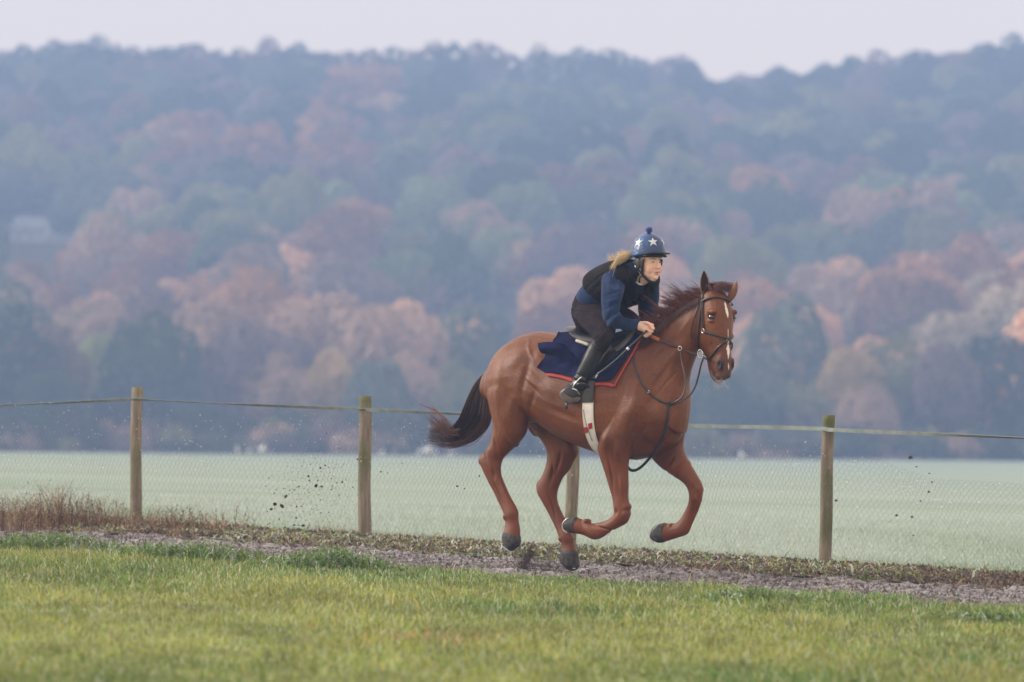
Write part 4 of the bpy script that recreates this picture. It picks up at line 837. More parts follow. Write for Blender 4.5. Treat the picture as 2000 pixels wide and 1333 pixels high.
link(vf_mesh('fleece_pad',Body().ell(hit(1422,667,.006)[0],UP*.016,HD.n*.013,HD.f*.008).__dict__ and (lambda q:(q.V,q.F))(Body().ell(hit(1421,667,.004)[0],UP*.020,HD.n*.012,HD.f*.008)),M_pale),'fleece_pad',parent=br)
e1,e2=HD.f,UP
rp,_=hit(1375.5,646,.012); link(vf_mesh('ring',torus(rp,HD.f,UP,.014,.0028),M_steel),'ring',parent=br)
BIT=HD.T(1368,692,.088)
for pt in (BIT,mirror([BIT],HD)[0]): link(vf_mesh('bit_ring',torus(pt,HF.f*.8-UP*.2,UP,.027,.0045),M_steel),'bit_ring',parent=br)
lb=float(HF.inv(BIT)[2])
HANDL=.13
gr=[(1270,656,HANDL),(1278,660,HANDL+.003),(1288,665,HANDL+.005)]; rn=[(1287,665,HANDL+.005),(1305,672,HANDL+.01),(1327,681,(HANDL+lb)/2),(1345,688,lb),(1362,693,lb)]
rein=link(vf_mesh('rein',strap(rn,.016,.003,fr=HF),M_brownl),'rein',parent=br); link(vf_mesh('grip',strap(gr,.026,.005,fr=HF),M_grip),'grip',parent=rein)
BF=mirror([BIT],HD)[0]; hp2=HF.T(1272,652,-.04); link(vf_mesh('rein',tube(cat_rom([hp2,(hp2*2+BF)/3-UP*.02+HF.n*-.06,(hp2+BF*2)/3-UP*.02+HF.n*-.05,BF],4),.008,8,flat=.35,nrm=[HF.n]*13),M_brownl),'rein',parent=br)
# running martingale and neck strap
mg=link(None,'martingale',label='black martingale: neck strap, breast strap and forked straps to the reins',cat='martingale')
link(vf_mesh('neck_strap',strap([(1249,660),(1241,678),(1237,700),(1241,722),(1251,745),(1268,768),(1288,783),(1306,790)],.013,.004,off=.006,mir=True),M_leather),'neck_strap',parent=mg)
link(vf_mesh('breast_strap',strap([(1306,790),(1304,812),(1299,838),(1288,866),(1274,888),(1262,903,.02),(1250,914,.0),(1240,919,.0),(1231,918,.0),(1222,908,.0),(1205,898,0)],.020,.005,off=.007),M_leather),'breast_strap',parent=mg)
link(vf_mesh('fork_strap',strap([(1308,790),(1320,785,.17),(1333,774,.17),(1339,752,.16),(1336,728,.15),(1331,704,.13),(1328,684,.125)],.012,.004),M_brownl),'fork_strap',parent=mg)
link(vf_mesh('fork_strap',strap([(1310,792),(1326,786,.12),(1344,776,.06),(1357,758,.03),(1364,736,.04),(1369,714,.06),(1374,700,.07)],.012,.004),M_brownl),'fork_strap',parent=mg)
link(vf_mesh('ring',torus(HF.T(1328,681,.128),HF.f,UP,.014,.003),M_steel),'ring',parent=mg)
p,n=hit(1306,790,.012); link(vf_mesh('centre_ring',torus(p,HF.f,UP,.016,.004),M_leather),'centre_ring',parent=mg); link(vf_mesh('buckle',torus(hit(1266,766,.01)[0],HF.f,UP,.008,.002),M_steel),'buckle',parent=mg)
# ------------------------------------------------------------------ the rider
def hfY(px): return float(HF.T(px,600,0)[1])
R40=Frame(40,1190,575,hfY(1190)); R50=Frame(50,1225,560,hfY(1225))
rider=link(None,'person',label='rider in navy sweatshirt, black vest and star-covered helmet, crouched over the saddle',cat='person')
M_skin=mat('skin',(1,1,1),rough=.5,spec=.35,attr='Col'); M_sk=M_skin.node_tree.nodes['Principled BSDF']; M_sk.inputs['Subsurface Weight'].default_value=.12; M_sk.inputs['Subsurface Radius'].default_value=(.01,.004,.002); M_sk.inputs['Subsurface Scale'].default_value=.6
M_breech=mat('dark_breeches',(.016,.012,.016),(.030,.023,.028),scale=12,rough=.9,bump=.5,bscale=70,spec=.08)
M_sweat=mat('navy_sweatshirt',(.013,.027,.080),(.020,.040,.110),scale=6,spec=.08,rough=.95,bump=.4,bscale=90,sheen=.12)
M_vest=mat('black_vest',(.006,.006,.008),(.012,.011,.014),scale=12,rough=.8,spec=.1,bump=.5,bscale=60)
M_boot=mat('boot_leather',(.012,.013,.017),(.020,.021,.027),scale=10,rough=.30,spec=.42,bump=.2,bscale=40); M_sole=mat('worn_sole',(.07,.055,.045),(.12,.10,.085),scale=25,rough=.8)
TS=[HF.sec(1131,567,1189,614,0,.158),HF.sec(1143,552,1203,606,0,.155),R40.sec(1161,537,1222,598,0,.165),R50.sec(1182,521,1246,585,0,.170),R50.sec(1203,511,1263,566,0,.165),R50.sec(1219,509,1268,548,0,.12),R50.sec(1230,512,1264,534,0,.065)]
def inflate(S,d): 
    out=[]
    for c,u,v in S:
        lu=np.linalg.norm(u);lv=np.linalg.norm(v); out.append((c,u*(lu+d)/lu,v*(lv+d)/lv))
    return out
NA=[R50.sec(1199,515,1224,548,.13,.060),R50.sec(1180,534,1219,560,.17,.064),R50.sec(1175,556,1219,570,.21,.064),R50.sec(1174,580,1214,588,.235,.058),R50.sec(1175,604,1211,604,.245,.054),R50.sec(1178,624,1212,612,.24,.052),R50.sec(1190,641,1215,616,.225,.050),R50.sec(1208,645,1222,619,.19,.047),R50.sec(1226,647,1233,622,.14,.042),R50.sec(1240,646,1243,624,.10,.037)]
FA=[R50.sec(1248,530,1272,540,-.12,.065),R50.sec(1256,548,1285,550,-.165,.064),R50.sec(1250,568,1289,570,-.19,.062),R50.sec(1247,588,1287,594,-.20,.056),R50.sec(1246,608,1284,616,-.19,.052),R50.sec(1250,628,1282,634,-.16,.048),R50.sec(1254,642,1278,648,-.12,.042),R50.sec(1258,652,1276,658,-.09,.036)]
# sweatshirt
b_=Body(); b_.add(loft(TS[:5]+[(TS[5][0],TS[5][1]*.92,TS[5][2]*.8)],n=28,sub=4)); b_.add(loft(NA,n=20,sub=4)); b_.add(loft(FA,n=20,sub=4))
me=b_.mesh('sweatshirt',M_sweat,voxel=.0055,smooth=5)
def pxy(V): d=V-CAMP; return 1000+F*(d@_R[:,0])/-(d@_R[:,2]), 666.5-F*(d@_R[:,1])/-(d@_R[:,2])
def wrinkle(me,L,base=.0012,s=18):
    V=getV(me);N=getN(me);x,y=pxy(V); k=noise3(V,s)*base
    for px,py,ra,rb,ang,amp in L:
        a=math.radians(ang); X=(x-px)*math.cos(a)+(y-py)*math.sin(a); Y_=-(x-px)*math.sin(a)+(y-py)*math.cos(a); k=k+amp*np.exp(-(X/ra)**2-(Y_/rb)**2)
    setV(me,V+N*k[:,None])
WS=[(1188,622,16,3.5,-55,-.009),(1196,628,18,3,-50,.008),(1202,614,14,2.5,-35,-.008),(1192,600,15,3,-25,-.006),(1196,588,17,3,-15,.006),(1200,572,18,3,-20,-.005),(1212,640,3.5,12,20,-.006),(1220,636,3,12,15,.006),(1228,640,3,12,10,-.005),(1205,545,4,16,10,-.006),(1190,556,4,18,5,.005),(1184,590,3,16,0,-.004),(1270,590,18,3,10,-.007),(1268,604,18,3,15,.006),(1266,618,18,3,15,-.007),(1272,572,16,3,-10,-.005),(1150,572,3,14,-40,-.006),(1158,582,3,16,-45,.006),(1145,566,3,12,-30,.005)]
wrinkle(me,WS,.0025,22); link(me,'sweatshirt',parent=rider)
def ringsec(c,u,v,r,rr,n=28): 
    nu=np.linalg.norm(u);nv=np.linalg.norm(v); return tube([c+u/nu*(nu+r)*math.cos(2*math.pi*i/n)+v/nv*(nv+r)*math.sin(2*math.pi*i/n) for i in range(n+1)],rr,8)
c,u,v=NA[-1]; axis=NA[-1][0]-NA[-2][0]; axis/=np.linalg.norm(axis)
link(Body().add(loft([(c-axis*.02,u*1.02,v*1.02),(c,u*1.05,v*1.05),(c+axis*.025,u*1.0,v*1.0),(c+axis*.032,u*.9,v*.9)],n=20,sub=2)).mesh('cuff',M_sweat),'cuff',parent=rider)
# vest
VS=inflate(TS[1:6],.030); VS[0]=inflate([HF.sec(1152,551,1212,603,0,.158)],.018)[0]
VS+=inflate([R50.sec(1226,509,1265,540,0,.082)],.012); b_=Body().add(loft(VS,n=110,sub=16,cap=False))
me=b_.mesh('vest',M_vest); V=getV(me); x,y=pxy(V); hsn=R50.inv(V)
bm=bmesh.new(); bm.from_mesh(me)
from mathutils.geometry import intersect_point_line
def inpoly(px,py,P):
    r=False; j=len(P)-1
    for i in range(len(P)):
        if (P[i][1]>py)!=(P[j][1]>py) and px<(P[j][0]-P[i][0])*(py-P[i][1])/(P[j][1]-P[i][1])+P[i][0]: r=not r
        j=i
    return r
VP=[(1238,538),(1256,540),(1268,545),(1263,560),(1247,590),(1243,575),(1240,556)]
dele=[]
for f in bm.faces:
    c=np.array(f.calc_center_median()); s_,z_,l_=R50.inv(c); X,Y_=pxy(c[None])
    frontside=(c@_R[:,2]); 
    nrm=np.array(f.normal)
    if len(f.verts)>4: dele.append(f); continue
    tow=np.dot(c-CAMP,[0,1,0]) < R50.O[1]+.02
    if tow and inpoly(X[0],Y_[0],VP): dele.append(f)
bmesh.ops.delete(bm,geom=dele,context='FACES'); bm.to_mesh(me); bm.free()
o=link(me,'vest',parent=rider); sm=o.modifiers.new('thick','SOLIDIFY'); sm.thickness=.014; sm.offset=1
me2=bpy.data.meshes.new_from_object(o.evaluated_get(bpy.context.evaluated_depsgraph_get())) if False else None
WV=[(1226,575,22,1.3,60,-.012),(1218,590,22,1.3,55,-.010),(1229,545,18,1.3,75,-.012),(1190,540,40,1.3,-42,-.012),(1178,555,40,1.3,-42,-.012),(1162,552,34,1.3,-40,-.010),(1235,588,18,1.6,-30,-.012),(1228,600,20,1.6,-20,-.010),(1270,570,16,1.3,80,-.01),(1238,560,20,1.3,80,-.010),(1240,575,6,14,0,.005)]
wrinkle(me,WV,.001,30)
# strap and zip on the vest
# breeches
b_=Body(); b_.add(loft([HF.sec(1124,632,1168,650,0,.09),HF.sec(1118,604,1185,640,0,.155),HF.sec(1125,576,1194,618,0,.150),HF.sec(1137,562,1196,603,0,.142)],n=26,sub=4))
NL=[HF.sec(1118,604,1186,592,.06,.10),HF.sec(1121,620,1198,606,.12,.092),HF.sec(1134,638,1204,622,.18,.084),HF.sec(1148,652,1204,638,.235,.076),HF.sec(1158,663,1200,654,.275,.068),HF.sec(1160,671,1194,671,.295,.058),HF.sec(1157,676,1183,689,.30,.050)]
FL=[HF.sec(1135,604,1196,590,-.06,.10),HF.sec(1150,618,1215,596,-.12,.09),HF.sec(1175,632,1232,604,-.19,.08),HF.sec(1205,640,1246,616,-.26,.07),HF.sec(1218,652,1248,640,-.29,.062),HF.sec(1212,664,1240,668,-.30,.055),HF.sec(1205,680,1232,690,-.305,.05)]
b_.add(loft(NL,n=22,sub=4)); b_.add(loft(FL,n=22,sub=4)); me=b_.mesh('breeches',M_breech,voxel=.0055,smooth=5)
WB=[]
for k in range(9): WB.append((1128+k*4.2,602+k*7.2,24,1.7,8+k*2.5+hr.normal(0,7),-.005*hr.uniform(.3,1))); WB.append((1135+k*4.2+hr.normal(0,5),605.5+k*7.2,17,1.9,8+k*2.5+hr.normal(0,9),.004*hr.uniform(.2,1)))
WB+=[(1165,661,14,2,-38,-.009),(1172,659,14,2,-45,.008),(1178,664,12,2,-60,-.006)]
wrinkle(me,WB,.002,25); link(me,'breeches',parent=rider)
# boots
def boot(S,foot,lab):
    b_=Body(); b_.add(loft(S,n=20,sub=4)); b_.add(loft(foot,n=16,sub=4,sq=2.3)); me=b_.mesh('boot',M_boot,voxel=.005,smooth=4); return me
l0=.30
NB=[HF.sec(1155,668,1183,684,l0,.056),HF.sec(1149,678,1179,694,l0,.057),HF.sec(1140,695,1172,711,l0+.005,.056),HF.sec(1131,714,1162,727,l0+.01,.049),HF.sec(1123,731,1152,740,l0+.012,.042),HF.sec(1117,744,1148,750,l0+.012,.041),HF.sec(1113,752,1148,758,l0+.012,.041)]
NF=[HF.sec(1099,762,1101,777,l0+.045,.026),HF.sec(1107,754,1110,785,l0+.035,.036),HF.sec(1118,748,1122,787,l0+.02,.042),HF.sec(1131,748,1134,783,l0-.005,.044),HF.sec(1144,751,1146,777,l0-.02,.042),HF.sec(1153,755,1154,768,l0-.03,.03)]
me=boot(NB,NF,''); wrinkle(me,[(1135,735,16,1.8,20,-.006),(1132,740,16,1.8,20,.006),(1130,745,18,1.8,15,-.007),(1127,751,16,1.8,10,.005)],.001,20)
bt=link(me,'boot',parent=rider); c,u,v=NB[0]; link(vf_mesh('top_edge',ringsec(c,u,v,.002,.004),M_boot),'top_edge',parent=bt)
b_=Body().add(loft([HF.sec(1096,766,1100,781,l0+.058,.02),HF.sec(1101,764,1108,788,l0+.05,.036),HF.sec(1112,770,1118,790,l0+.035,.042),HF.sec(1124,774,1130,788,l0+.01,.042),HF.sec(1135,772,1140,783,l0-.01,.038)],n=14,sub=3,sq=3)); link(b_.mesh('sole',M_sole,voxel=.004,smooth=1),'sole',parent=bt)
link(vf_mesh('loose_strap',tube([HF.T(1106,783,l0+.06),HF.T(1107,792,l0+.062),HF.T(1105.5,799,l0+.064)],.012,6,flat=.25,nrm=[HF.n]*3),M_leather),'loose_strap',parent=bt)
link(vf_mesh('spur_band',tube(cat_rom([HF.T(*q) for q in ((1126,752,l0+.055),(1134,750,l0+.06),(1143,751,l0+.05),(1150,757,l0+.02))],4),.008,6,flat=.3,nrm=[HF.n]*13),M_leather),'spur_band',parent=bt)
FB=[HF.sec(1204,682,1232,694,-l0-.005,.055),HF.sec(1195,700,1225,712,-l0-.01,.055),HF.sec(1180,725,1208,738,-l0-.03,.048),HF.sec(1165,748,1190,757,-l0-.045,.042),HF.sec(1158,760,1188,764,-l0-.05,.041)]
FF=[HF.sec(1140,776,1143,790,-l0-.06,.028),HF.sec(1152,766,1156,797,-l0-.055,.038),HF.sec(1168,762,1172,795,-l0-.05,.043),HF.sec(1186,762,1188,790,-l0-.045,.042),HF.sec(1200,768,1201,784,-l0-.04,.03)]
bt=link(boot(FB,FF,''),'boot',parent=rider)
# body: head, neck and hands, one continuous surface hidden under the clothes in between
RH=Frame(50,1265.5,512,float(R50.T(1258,520,0)[1])-.055)
K=Body()
L=lambda a,z,l=0.: RH.L(a,z,l)
sc_=1.0
fx,nx=RH.f,RH.n
K.ell(L(-.005,.045),fx*.098,nx*.078,UP*.105,20); K.ell(L(.030,-.020),fx*.062,nx*.071,UP*.085,18)       # skull, face
K.add(loft([(L(.02,-.055),fx*.070,nx*.062),(L(.030,-.080),fx*.060,nx*.057),(L(.040,-.098),fx*.048,nx*.044),(L(.050,-.112),fx*.030,nx*.027)],n=18))   # jaw
K.ell(L(.078,-.104),fx*.016,nx*.022,UP*.016,12)    # chin
K.ell(L(.078,.024),fx*.018,nx*.052,UP*.012,12)     # brow ridge
for sg in (1,-1):
    K.ell(L(.056,-.045,sg*.036),fx*.034,nx*.030,UP*.040,14)
    K.ell(L(.104,-.040,sg*.009),fx*.008,nx*.0075,UP*.007,10)
    K.ell(L(-.005,-.012,sg*.078),fx*.017,nx*.008,UP*.030,10)
K.add(loft([(L(.090,.010),fx*.010,nx*.0075),(L(.098,-.012),fx*.012,nx*.009),(L(.101,-.032),fx*.014,nx*.011),(L(.102,-.042),fx*.010,nx*.011)],n=12,sub=3))  # nose
K.ell(L(.091,-.066),fx*.012,nx*.022,UP*.007,12); K.ell(L(.088,-.079),fx*.012,nx*.018,UP*.008,12)
neckl=[(L(-.02,-.03),fx*.055,nx*.052),(L(-.03,-.09),fx*.050,nx*.048),(L(-.045,-.125),fx*.047,nx*.046)]
K.add(loft(neckl,n=18))
K.add(loft([(a,b*.80,c*.80) for a,b,c in TS[:-2]],n=20)); K.add(loft([(a,b*.6,c*.6) for a,b,c in NA],n=14)); K.add(loft([(a,b*.6,c*.6) for a,b,c in FA],n=14))
K.add(loft([(a,b*.8,c*.8) for a,b,c in NL],n=14)); K.add(loft([(a,b*.8,c*.8) for a,b,c in FL],n=14)); K.add(loft([(a,b*.8,c*.8) for a,b,c in NB],n=14)); K.add(loft([(a,b*.8,c*.8) for a,b,c in FB],n=14)); K.add(loft([HF.sec(1126,632,1168,650,0,.07),HF.sec(1124,604,1180,636,0,.13),HF.sec(1130,578,1190,614,0,.13)],n=18))
K.add(loft([(a,b*.7,c*.7) for a,b,c in NF],n=12)); K.add(loft([(a,b*.7,c*.7) for a,b,c in FF],n=12))
# near hand closed on the rein and the whip
HL=HANDL
def hp_(px,py,l): return HF.T(px,py,l)
K.add(loft([HF.sec(1238,644,1241,627,HL-.01,.022),HF.sec(1247,646,1250,627,HL,.024),HF.sec(1256,649,1262,630,HL,.030),HF.sec(1263,653,1270,636,HL,.028)],n=16,sub=3,sq=2.4))
def finger(pts,r0,r1): K.add(loft([(p,UP*r,HF.n*r) if False else (p,)+tuple(v*r for v in perp(pts,i)) for i,(p,r) in enumerate(zip(pts,np.linspace(r0,r1,len(pts))))],n=10,sub=3))
def perp(pts,i):
    d=pts[min(i+1,len(pts)-1)]-pts[max(i-1,0)]; d/=np.linalg.norm(d); a=np.cross(d,[.1,.2,1.]); a/=np.linalg.norm(a); return a,np.cross(d,a)
for (x0,y0),ln,dl in (((1270,634),1.0,.030),((1267.5,639.5),1.02,.022),((1264,645),.95,.012),((1260,649.5),.82,.000)):
    pts=[hp_(x0-2,y0-1,HL+dl*.4),hp_(x0+5.0*ln,y0+1.5,HL+.014+dl*.5),hp_(x0+7.2*ln,y0+8.0*ln,HL+.020+dl*.4),hp_(x0+1.5,y0+10*ln,HL+.014+dl*.2),hp_(x0-2,y0+6*ln,HL+.004)]
    finger(pts,.0105,.0085)
finger([hp_(1257,631,HL+.012),hp_(1265,631.5,HL+.028),hp_(1271,636,HL+.036),hp_(1274,642,HL+.034)],.0125,.0095)
# far hand, behind the mane
K.add(loft([R50.sec(1262,654,1276,658,-.09,.026),HF.sec(1268,660,1282,652,-.035,.03),HF.sec(1276,664,1288,656,-.03,.026)],n=14))
for k in range(4): finger([HF.T(1282,652+3.6*k,-.035),HF.T(1290-k*.6,655+3.6*k,-.02),HF.T(1291-k*.6,661+3.2*k,-.012),HF.T(1285,664+3*k,-.012)],.010,.008)
finger([HF.T(1276,653,-.02),HF.T(1284,650,-.005),HF.T(1290,653,.0)],.012,.0095)
me=K.mesh('body',M_skin,voxel=.0030,smooth=5); V=getV(me)
a_,z_,l_=RH.inv(V); n1=noise3(V,40.)
col=np.ones((len(V),3))*np.array([.80,.54,.45])*(1+.05*n1)[:,None]
def blend(mask,c):
    global col
    m=np.clip(mask,0,1)[:,None]; col=col*(1-m)+np.array(c)*m
def gz(a,z,l,ra,rz,rl): return np.exp(-((a_-a)/ra)**2-((z_-z)/rz)**2-((l_-l)/rl)**2)
for sg in (1,-1):
    blend(.5*gz(.06,-.04,sg*.045,.04,.026,.026),(.66,.25,.2)); blend(.75*gz(.095,-.002,sg*.033,.02,.008,.014),(.34,.17,.13)); blend(.6*gz(.09,.020,sg*.032,.03,.004,.018),(.38,.24,.15)); blend(1.2*gz(.112,-.046,sg*.008,.012,.0035,.005),(.22,.08,.06))
blend(1.2*gz(.098,-.066,0,.02,.006,.021),(.62,.27,.24)); blend(1.2*gz(.096,-.0805,0,.02,.006,.018),(.64,.29,.26)); blend(1.3*gz(.1,-.0725,0,.025,.0024,.018),(.14,.04,.035))
x,y=pxy(V); hx=np.clip((x-1262)/8,0,1)*((y>630)&(y<665)&(x<1282)); blend(.3*hx,(.66,.28,.22))
# eye sockets
N_=getN(me)
for sg in (1,-1): V=V-N_*(.005*gz(.095,.000,sg*.032,.02,.010,.014))[:,None]
setV(me,V); setcol(me,col); link(me,'body',parent=rider)
M_ew=mat('eye_white',(.6,.58,.56),rough=.2,spec=.6); M_iris=mat('iris',(.05,.07,.09),rough=.15,spec=.7); M_brow=mat('eyebrow',(.30,.19,.11),rough=.8)
for sg in (1,-1):
    e=link((lambda q:q.mesh('eye',M_ew))(Body().ell(L(.0800,-.001,sg*.032),fx*.0095,nx*.0125,UP*.0065,12)),'eye',parent=rider)
    link((lambda q:q.mesh('iris',M_iris))(Body().ell(L(.0865,-.0005,sg*.031),fx*.004,nx*.0055,UP*.0055,10)),'iris',parent=e)
    link(vf_mesh('eyebrow',tube([L(.094,.017,sg*.016),L(.093,.021,sg*.032),L(.082,.018,sg*.048)],.0028,6,r2=.0015),M_brow),'eyebrow',parent=rider)
# collar of the white shirt
cpts=[R50.T(*q) for q in ((1237,540,.05),(1241,549,.055),(1248,555,.05),(1255,555,.02),(1262,549,-.03),(1265,543,-.05))]
link(vf_mesh('shirt_collar',tube(cat_rom(cpts,4),.009,8,flat=.6),mat('white_cotton',(.78,.78,.82),rough=.9)),'shirt_collar',parent=rider)
# helmet with silk
def hmat():
    m=mat('blue_silk',(.004,.030,.12),(.012,.070,.22),scale=12,rough=.33,spec=.5,bump=1,bscale=30,dist=.008,coat=.15)
    return m
M_silk=hmat(); M_hblack=mat('black_helmet',(.012,.012,.014),rough=.45,spec=.4); M_star=mat('white_star',(.52,.60,.67),rough=.5); M_pom=mat('blue_pompom',(.010,.03,.20),(.02,.06,.34),scale=60,rough=.95,bump=1,bscale=120,sheen=.5,dist=.01)
hc=RH.T(1266,497,.0); tilt=math.radians(4); hx_=fx*math.cos(tilt)-UP*math.sin(tilt)*0; ha,hb_,hh_=.128,.108,.140
helm=link(None,'helmet',parent=rider)
V=[];Fc=[];nu,nv=40,16
rimz=lambda t: -.012-.018*math.cos(t-math.pi)*.6+.006*math.cos(2*t)
for j in range(nv+1):
    for i in range(nu):
        t=2*math.pi*i/nu; ph=(math.pi/2)*(j/nv); zz=math.sin(ph); rr_=math.cos(ph)**.82 if ph<1.5707 else 0
        z0=rimz(t); ruf=1+.012*math.sin(t*17+math.sin(t*5)*2)*(1-j/nv)**1.5+.006*math.sin(t*31)*(1-j/nv)
        V.append(hc+fx*ha*rr_*math.cos(t)*ruf+nx*hb_*rr_*math.sin(t)*ruf+UP*(z0*(1-zz)+hh_*zz-.0))
for j in range(nv):
    for i in range(nu): Fc.append((j*nu+i,j*nu+(i+1)%nu,(j+1)*nu+(i+1)%nu,(j+1)*nu+i))
inner=[hc+(v-hc)*.94 for v in V[:nu]]; o=len(V); V+=inner
for i in range(nu): Fc.append((i,o+i,o+(i+1)%nu,(i+1)%nu))
link(vf_mesh('silk',(V,Fc),M_silk),'silk',parent=helm)
def hsurf(t,ph,off=.003):
    rr_=math.cos(ph)**.82; zz=math.sin(ph); z0=rimz(t); p=hc+fx*ha*rr_*math.cos(t)+nx*hb_*rr_*math.sin(t)+UP*(z0*(1-zz)+hh_*zz); d=p-(hc-UP*.0); d/=np.linalg.norm(d); return p+d*off
for k in range(6):
    t0=.50+k*math.pi/3; ph0=.60 if k%2==0 else .62
    V=[hsurf(t0,ph0,.004)]
    for q in range(10):
        r=.26 if q%2==0 else .106; a=math.pi/2+q*math.pi/5; V.append(hsurf(t0+r*math.cos(a)*1.12/ max(.3,math.cos(ph0)),ph0+r*math.sin(a),.0045))
    n=len(V); V2=V+[v+(hc-v)*.02 for v in V]; Fc=[(0,1+q,1+(q+1)%10) for q in range(10)]+[(1+q,n+1+q,n+1+(q+1)%10,1+(q+1)%10) for q in range(10)]
    link(py_mesh('star',V2,Fc,M_star,False),'star',parent=helm)
pc=hc+UP*(hh_+.022)+fx*.004; b_=Body().ell(pc,fx*.025,nx*.025,UP*.023,16); me=b_.mesh('pompom',M_pom,voxel=.004,smooth=1); V=getV(me); setV(me,V+getN(me)*(noise3(V,160)*.004)[:,None]); link(me,'pompom',parent=helm)
# inner shell rim, two peaks, harness
link(Body().add(loft([(hc+UP*-.022,fx*.100,nx*.090),(hc+UP*-.016,fx*.108,nx*.095),(hc+UP*-.006,fx*.116,nx*.100),(hc+UP*.03,fx*.112,nx*.096)],n=28,sub=2,cap=False)).mesh('shell',M_hblack),'shell',parent=helm)
bm_=getV(bpy.data.meshes['shell'])
def peak(z,out,droop,w,th):
    V=[];Fc=[];n=17;m=6
    for s_ in (0,1):
        for j in range(m):
            for i in range(n):
                t=-w+2*w*i/(n-1); r=1+(out*math.cos(t/w*math.pi/2)**.7 if abs(t)<w-1e-6 else 0)*j/(m-1)
                V.append(hc+fx*ha*.96*r*math.cos(t)+nx*hb_*.96*r*math.sin(t)+UP*(z-droop*(j/(m-1))**2-s_*th+.010*math.cos(t)))
    o=n*m
    for j in range(m-1):
        for i in range(n-1):
            a=j*n+i; f=(a,a+1,a+n+1,a+n); Fc+=[f,(f[3]+o,f[2]+o,f[1]+o,f[0]+o)]
    for i in range(n-1): Fc+=[((m-1)*n+i,(m-1)*n+i+1,(m-1)*n+i+1+o,(m-1)*n+i+o),(i,i+1,i+1+o,i+o)]
    return V,Fc
link(vf_mesh('peak',join(peak(.004,.42,.004,1.15,.006),peak(-.012,.17,.006,1.2,.006)),M_hblack),'peak',parent=helm)
V=[]
for sg in (1,-1):
    V.append(tube(cat_rom([L(.035,.02,sg*.082),L(.03,-.03,sg*.080),L(.018,-.07,sg*.066),L(.010,-.10,sg*.054)],4),.019,10,r2=.009,flat=.35,nrm=[nx]*13))
    V.append(tube(cat_rom([L(-.05,.0,sg*.082),L(-.02,-.04,sg*.080),L(.015,-.085,sg*.062),L(.04,-.125,sg*.030),L(.052,-.132,0)],4),.0085,8,flat=.5,nrm=[nx]*17))
link(vf_mesh('harness',join(*V),M_hblack),'harness',parent=helm)
b_=Body()
for sg in (1,-1): b_.ell(L(-.012,-.012,sg*.080),fx*.034,nx*.010,UP*.046,16)
link(b_.mesh('ear_pad',M_hblack),'ear_pad',parent=helm)
link(vf_mesh('chin_strap_end',tube([L(.0,-.095,.060),L(-.012,-.115,.062),L(-.016,-.140,.060)],.008,6,flat=.4,nrm=[nx]*3),M_hblack),'chin_strap_end',parent=helm)
link(vf_mesh('buckle',tube([L(-.03,-.025,.088),L(-.02,-.045,.086)],.0035,6),M_steel),'buckle',parent=helm)
# ponytail and stray hair
M_blond=mat('blonde_hair',(1,1,1),rough=.45,spec=.4,attr='Col',trans=.45); st=[];sc=[]
for k in range(700):
    q=hr.normal(0,1.35); q2=hr.normal(0,1.3); e=hr.uniform(.8,1.2)
    P=[RH.T(1236+hr.normal(0,1),497+q*1.6,.02+q2*.006),RH.T(1222,502+q*2.4,.06+q2*.012),RH.T(1207,509+q*3.5,.10+q2*.015),RH.T(1197+abs(q)*1.5,520+q*3.5,.13+q2*.015),RH.T(1187+q*3.2+abs(hr.normal(0,2)),536+hr.normal(0,4),.14+q2*.015)]
    P=cat_rom(P,4); P=P[:max(5,int(len(P)*min(e,1)))]; st.append(P); b=hr.uniform(.7,1.15); sc.append(np.array([1.0,.88,.66])*b)
for k in range(120):
    x0=hr.uniform(1192,1226); y0=np.interp(x0,[1192,1226],[512,499]); st.append(cat_rom([RH.T(x0+6,y0+3,.04),RH.T(x0-2+hr.normal(0,2),y0-3,.04),RH.T(x0-9+hr.normal(0,3),y0-8+hr.normal(0,4),.04+hr.normal(0,.02))],3)); sc.append(np.array([.85,.7,.5]))
for k in range(60): st.append(cat_rom([L(.0+hr.normal(0,.006),.03,.080),L(-.012+hr.normal(0,.006),.0,.084),L(-.012+hr.normal(0,.008),-.035,.080)],3)); sc.append(np.array([.66,.46,.25]))
link(hair('hair',st,M_blond,.0012,sc),'hair',parent=rider)
# whip in the nearer hand
wh=link(None,'whip',label='thin black riding whip held in the rider\'s nearer hand, pointing down the saddle cloth',cat='whip')
wp=[HF.T(1264,646,HL+.01),HF.T(1254,655,.24),HF.T(1236,672,.32),HF.T(1206,701,.37),HF.T(1180,722,.40),HF.T(1166,732,.41)]
link(vf_mesh('shaft',tube(cat_rom(wp,4),.0085,8,r2=.006),mat('black_whip',(.02,.025,.03),rough=.35,spec=.6)),'shaft',parent=wh)
link(vf_mesh('tip',tube([HF.T(1170,728.5,.405),HF.T(1166,733,.41),HF.T(1163.5,739,.41)],.007,8,r2=.004),mat('highlight_tip',(.5,.5,.5),rough=.5)),'tip',parent=wh)  # whip tip, with its white highlight put into the colour
link(vf_mesh('band',tube([HF.T(1228,680,.34),HF.T(1224.5,683,.345)],.0105,8),mat('white_band',(.75,.76,.8),rough=.4)),'band',parent=wh)
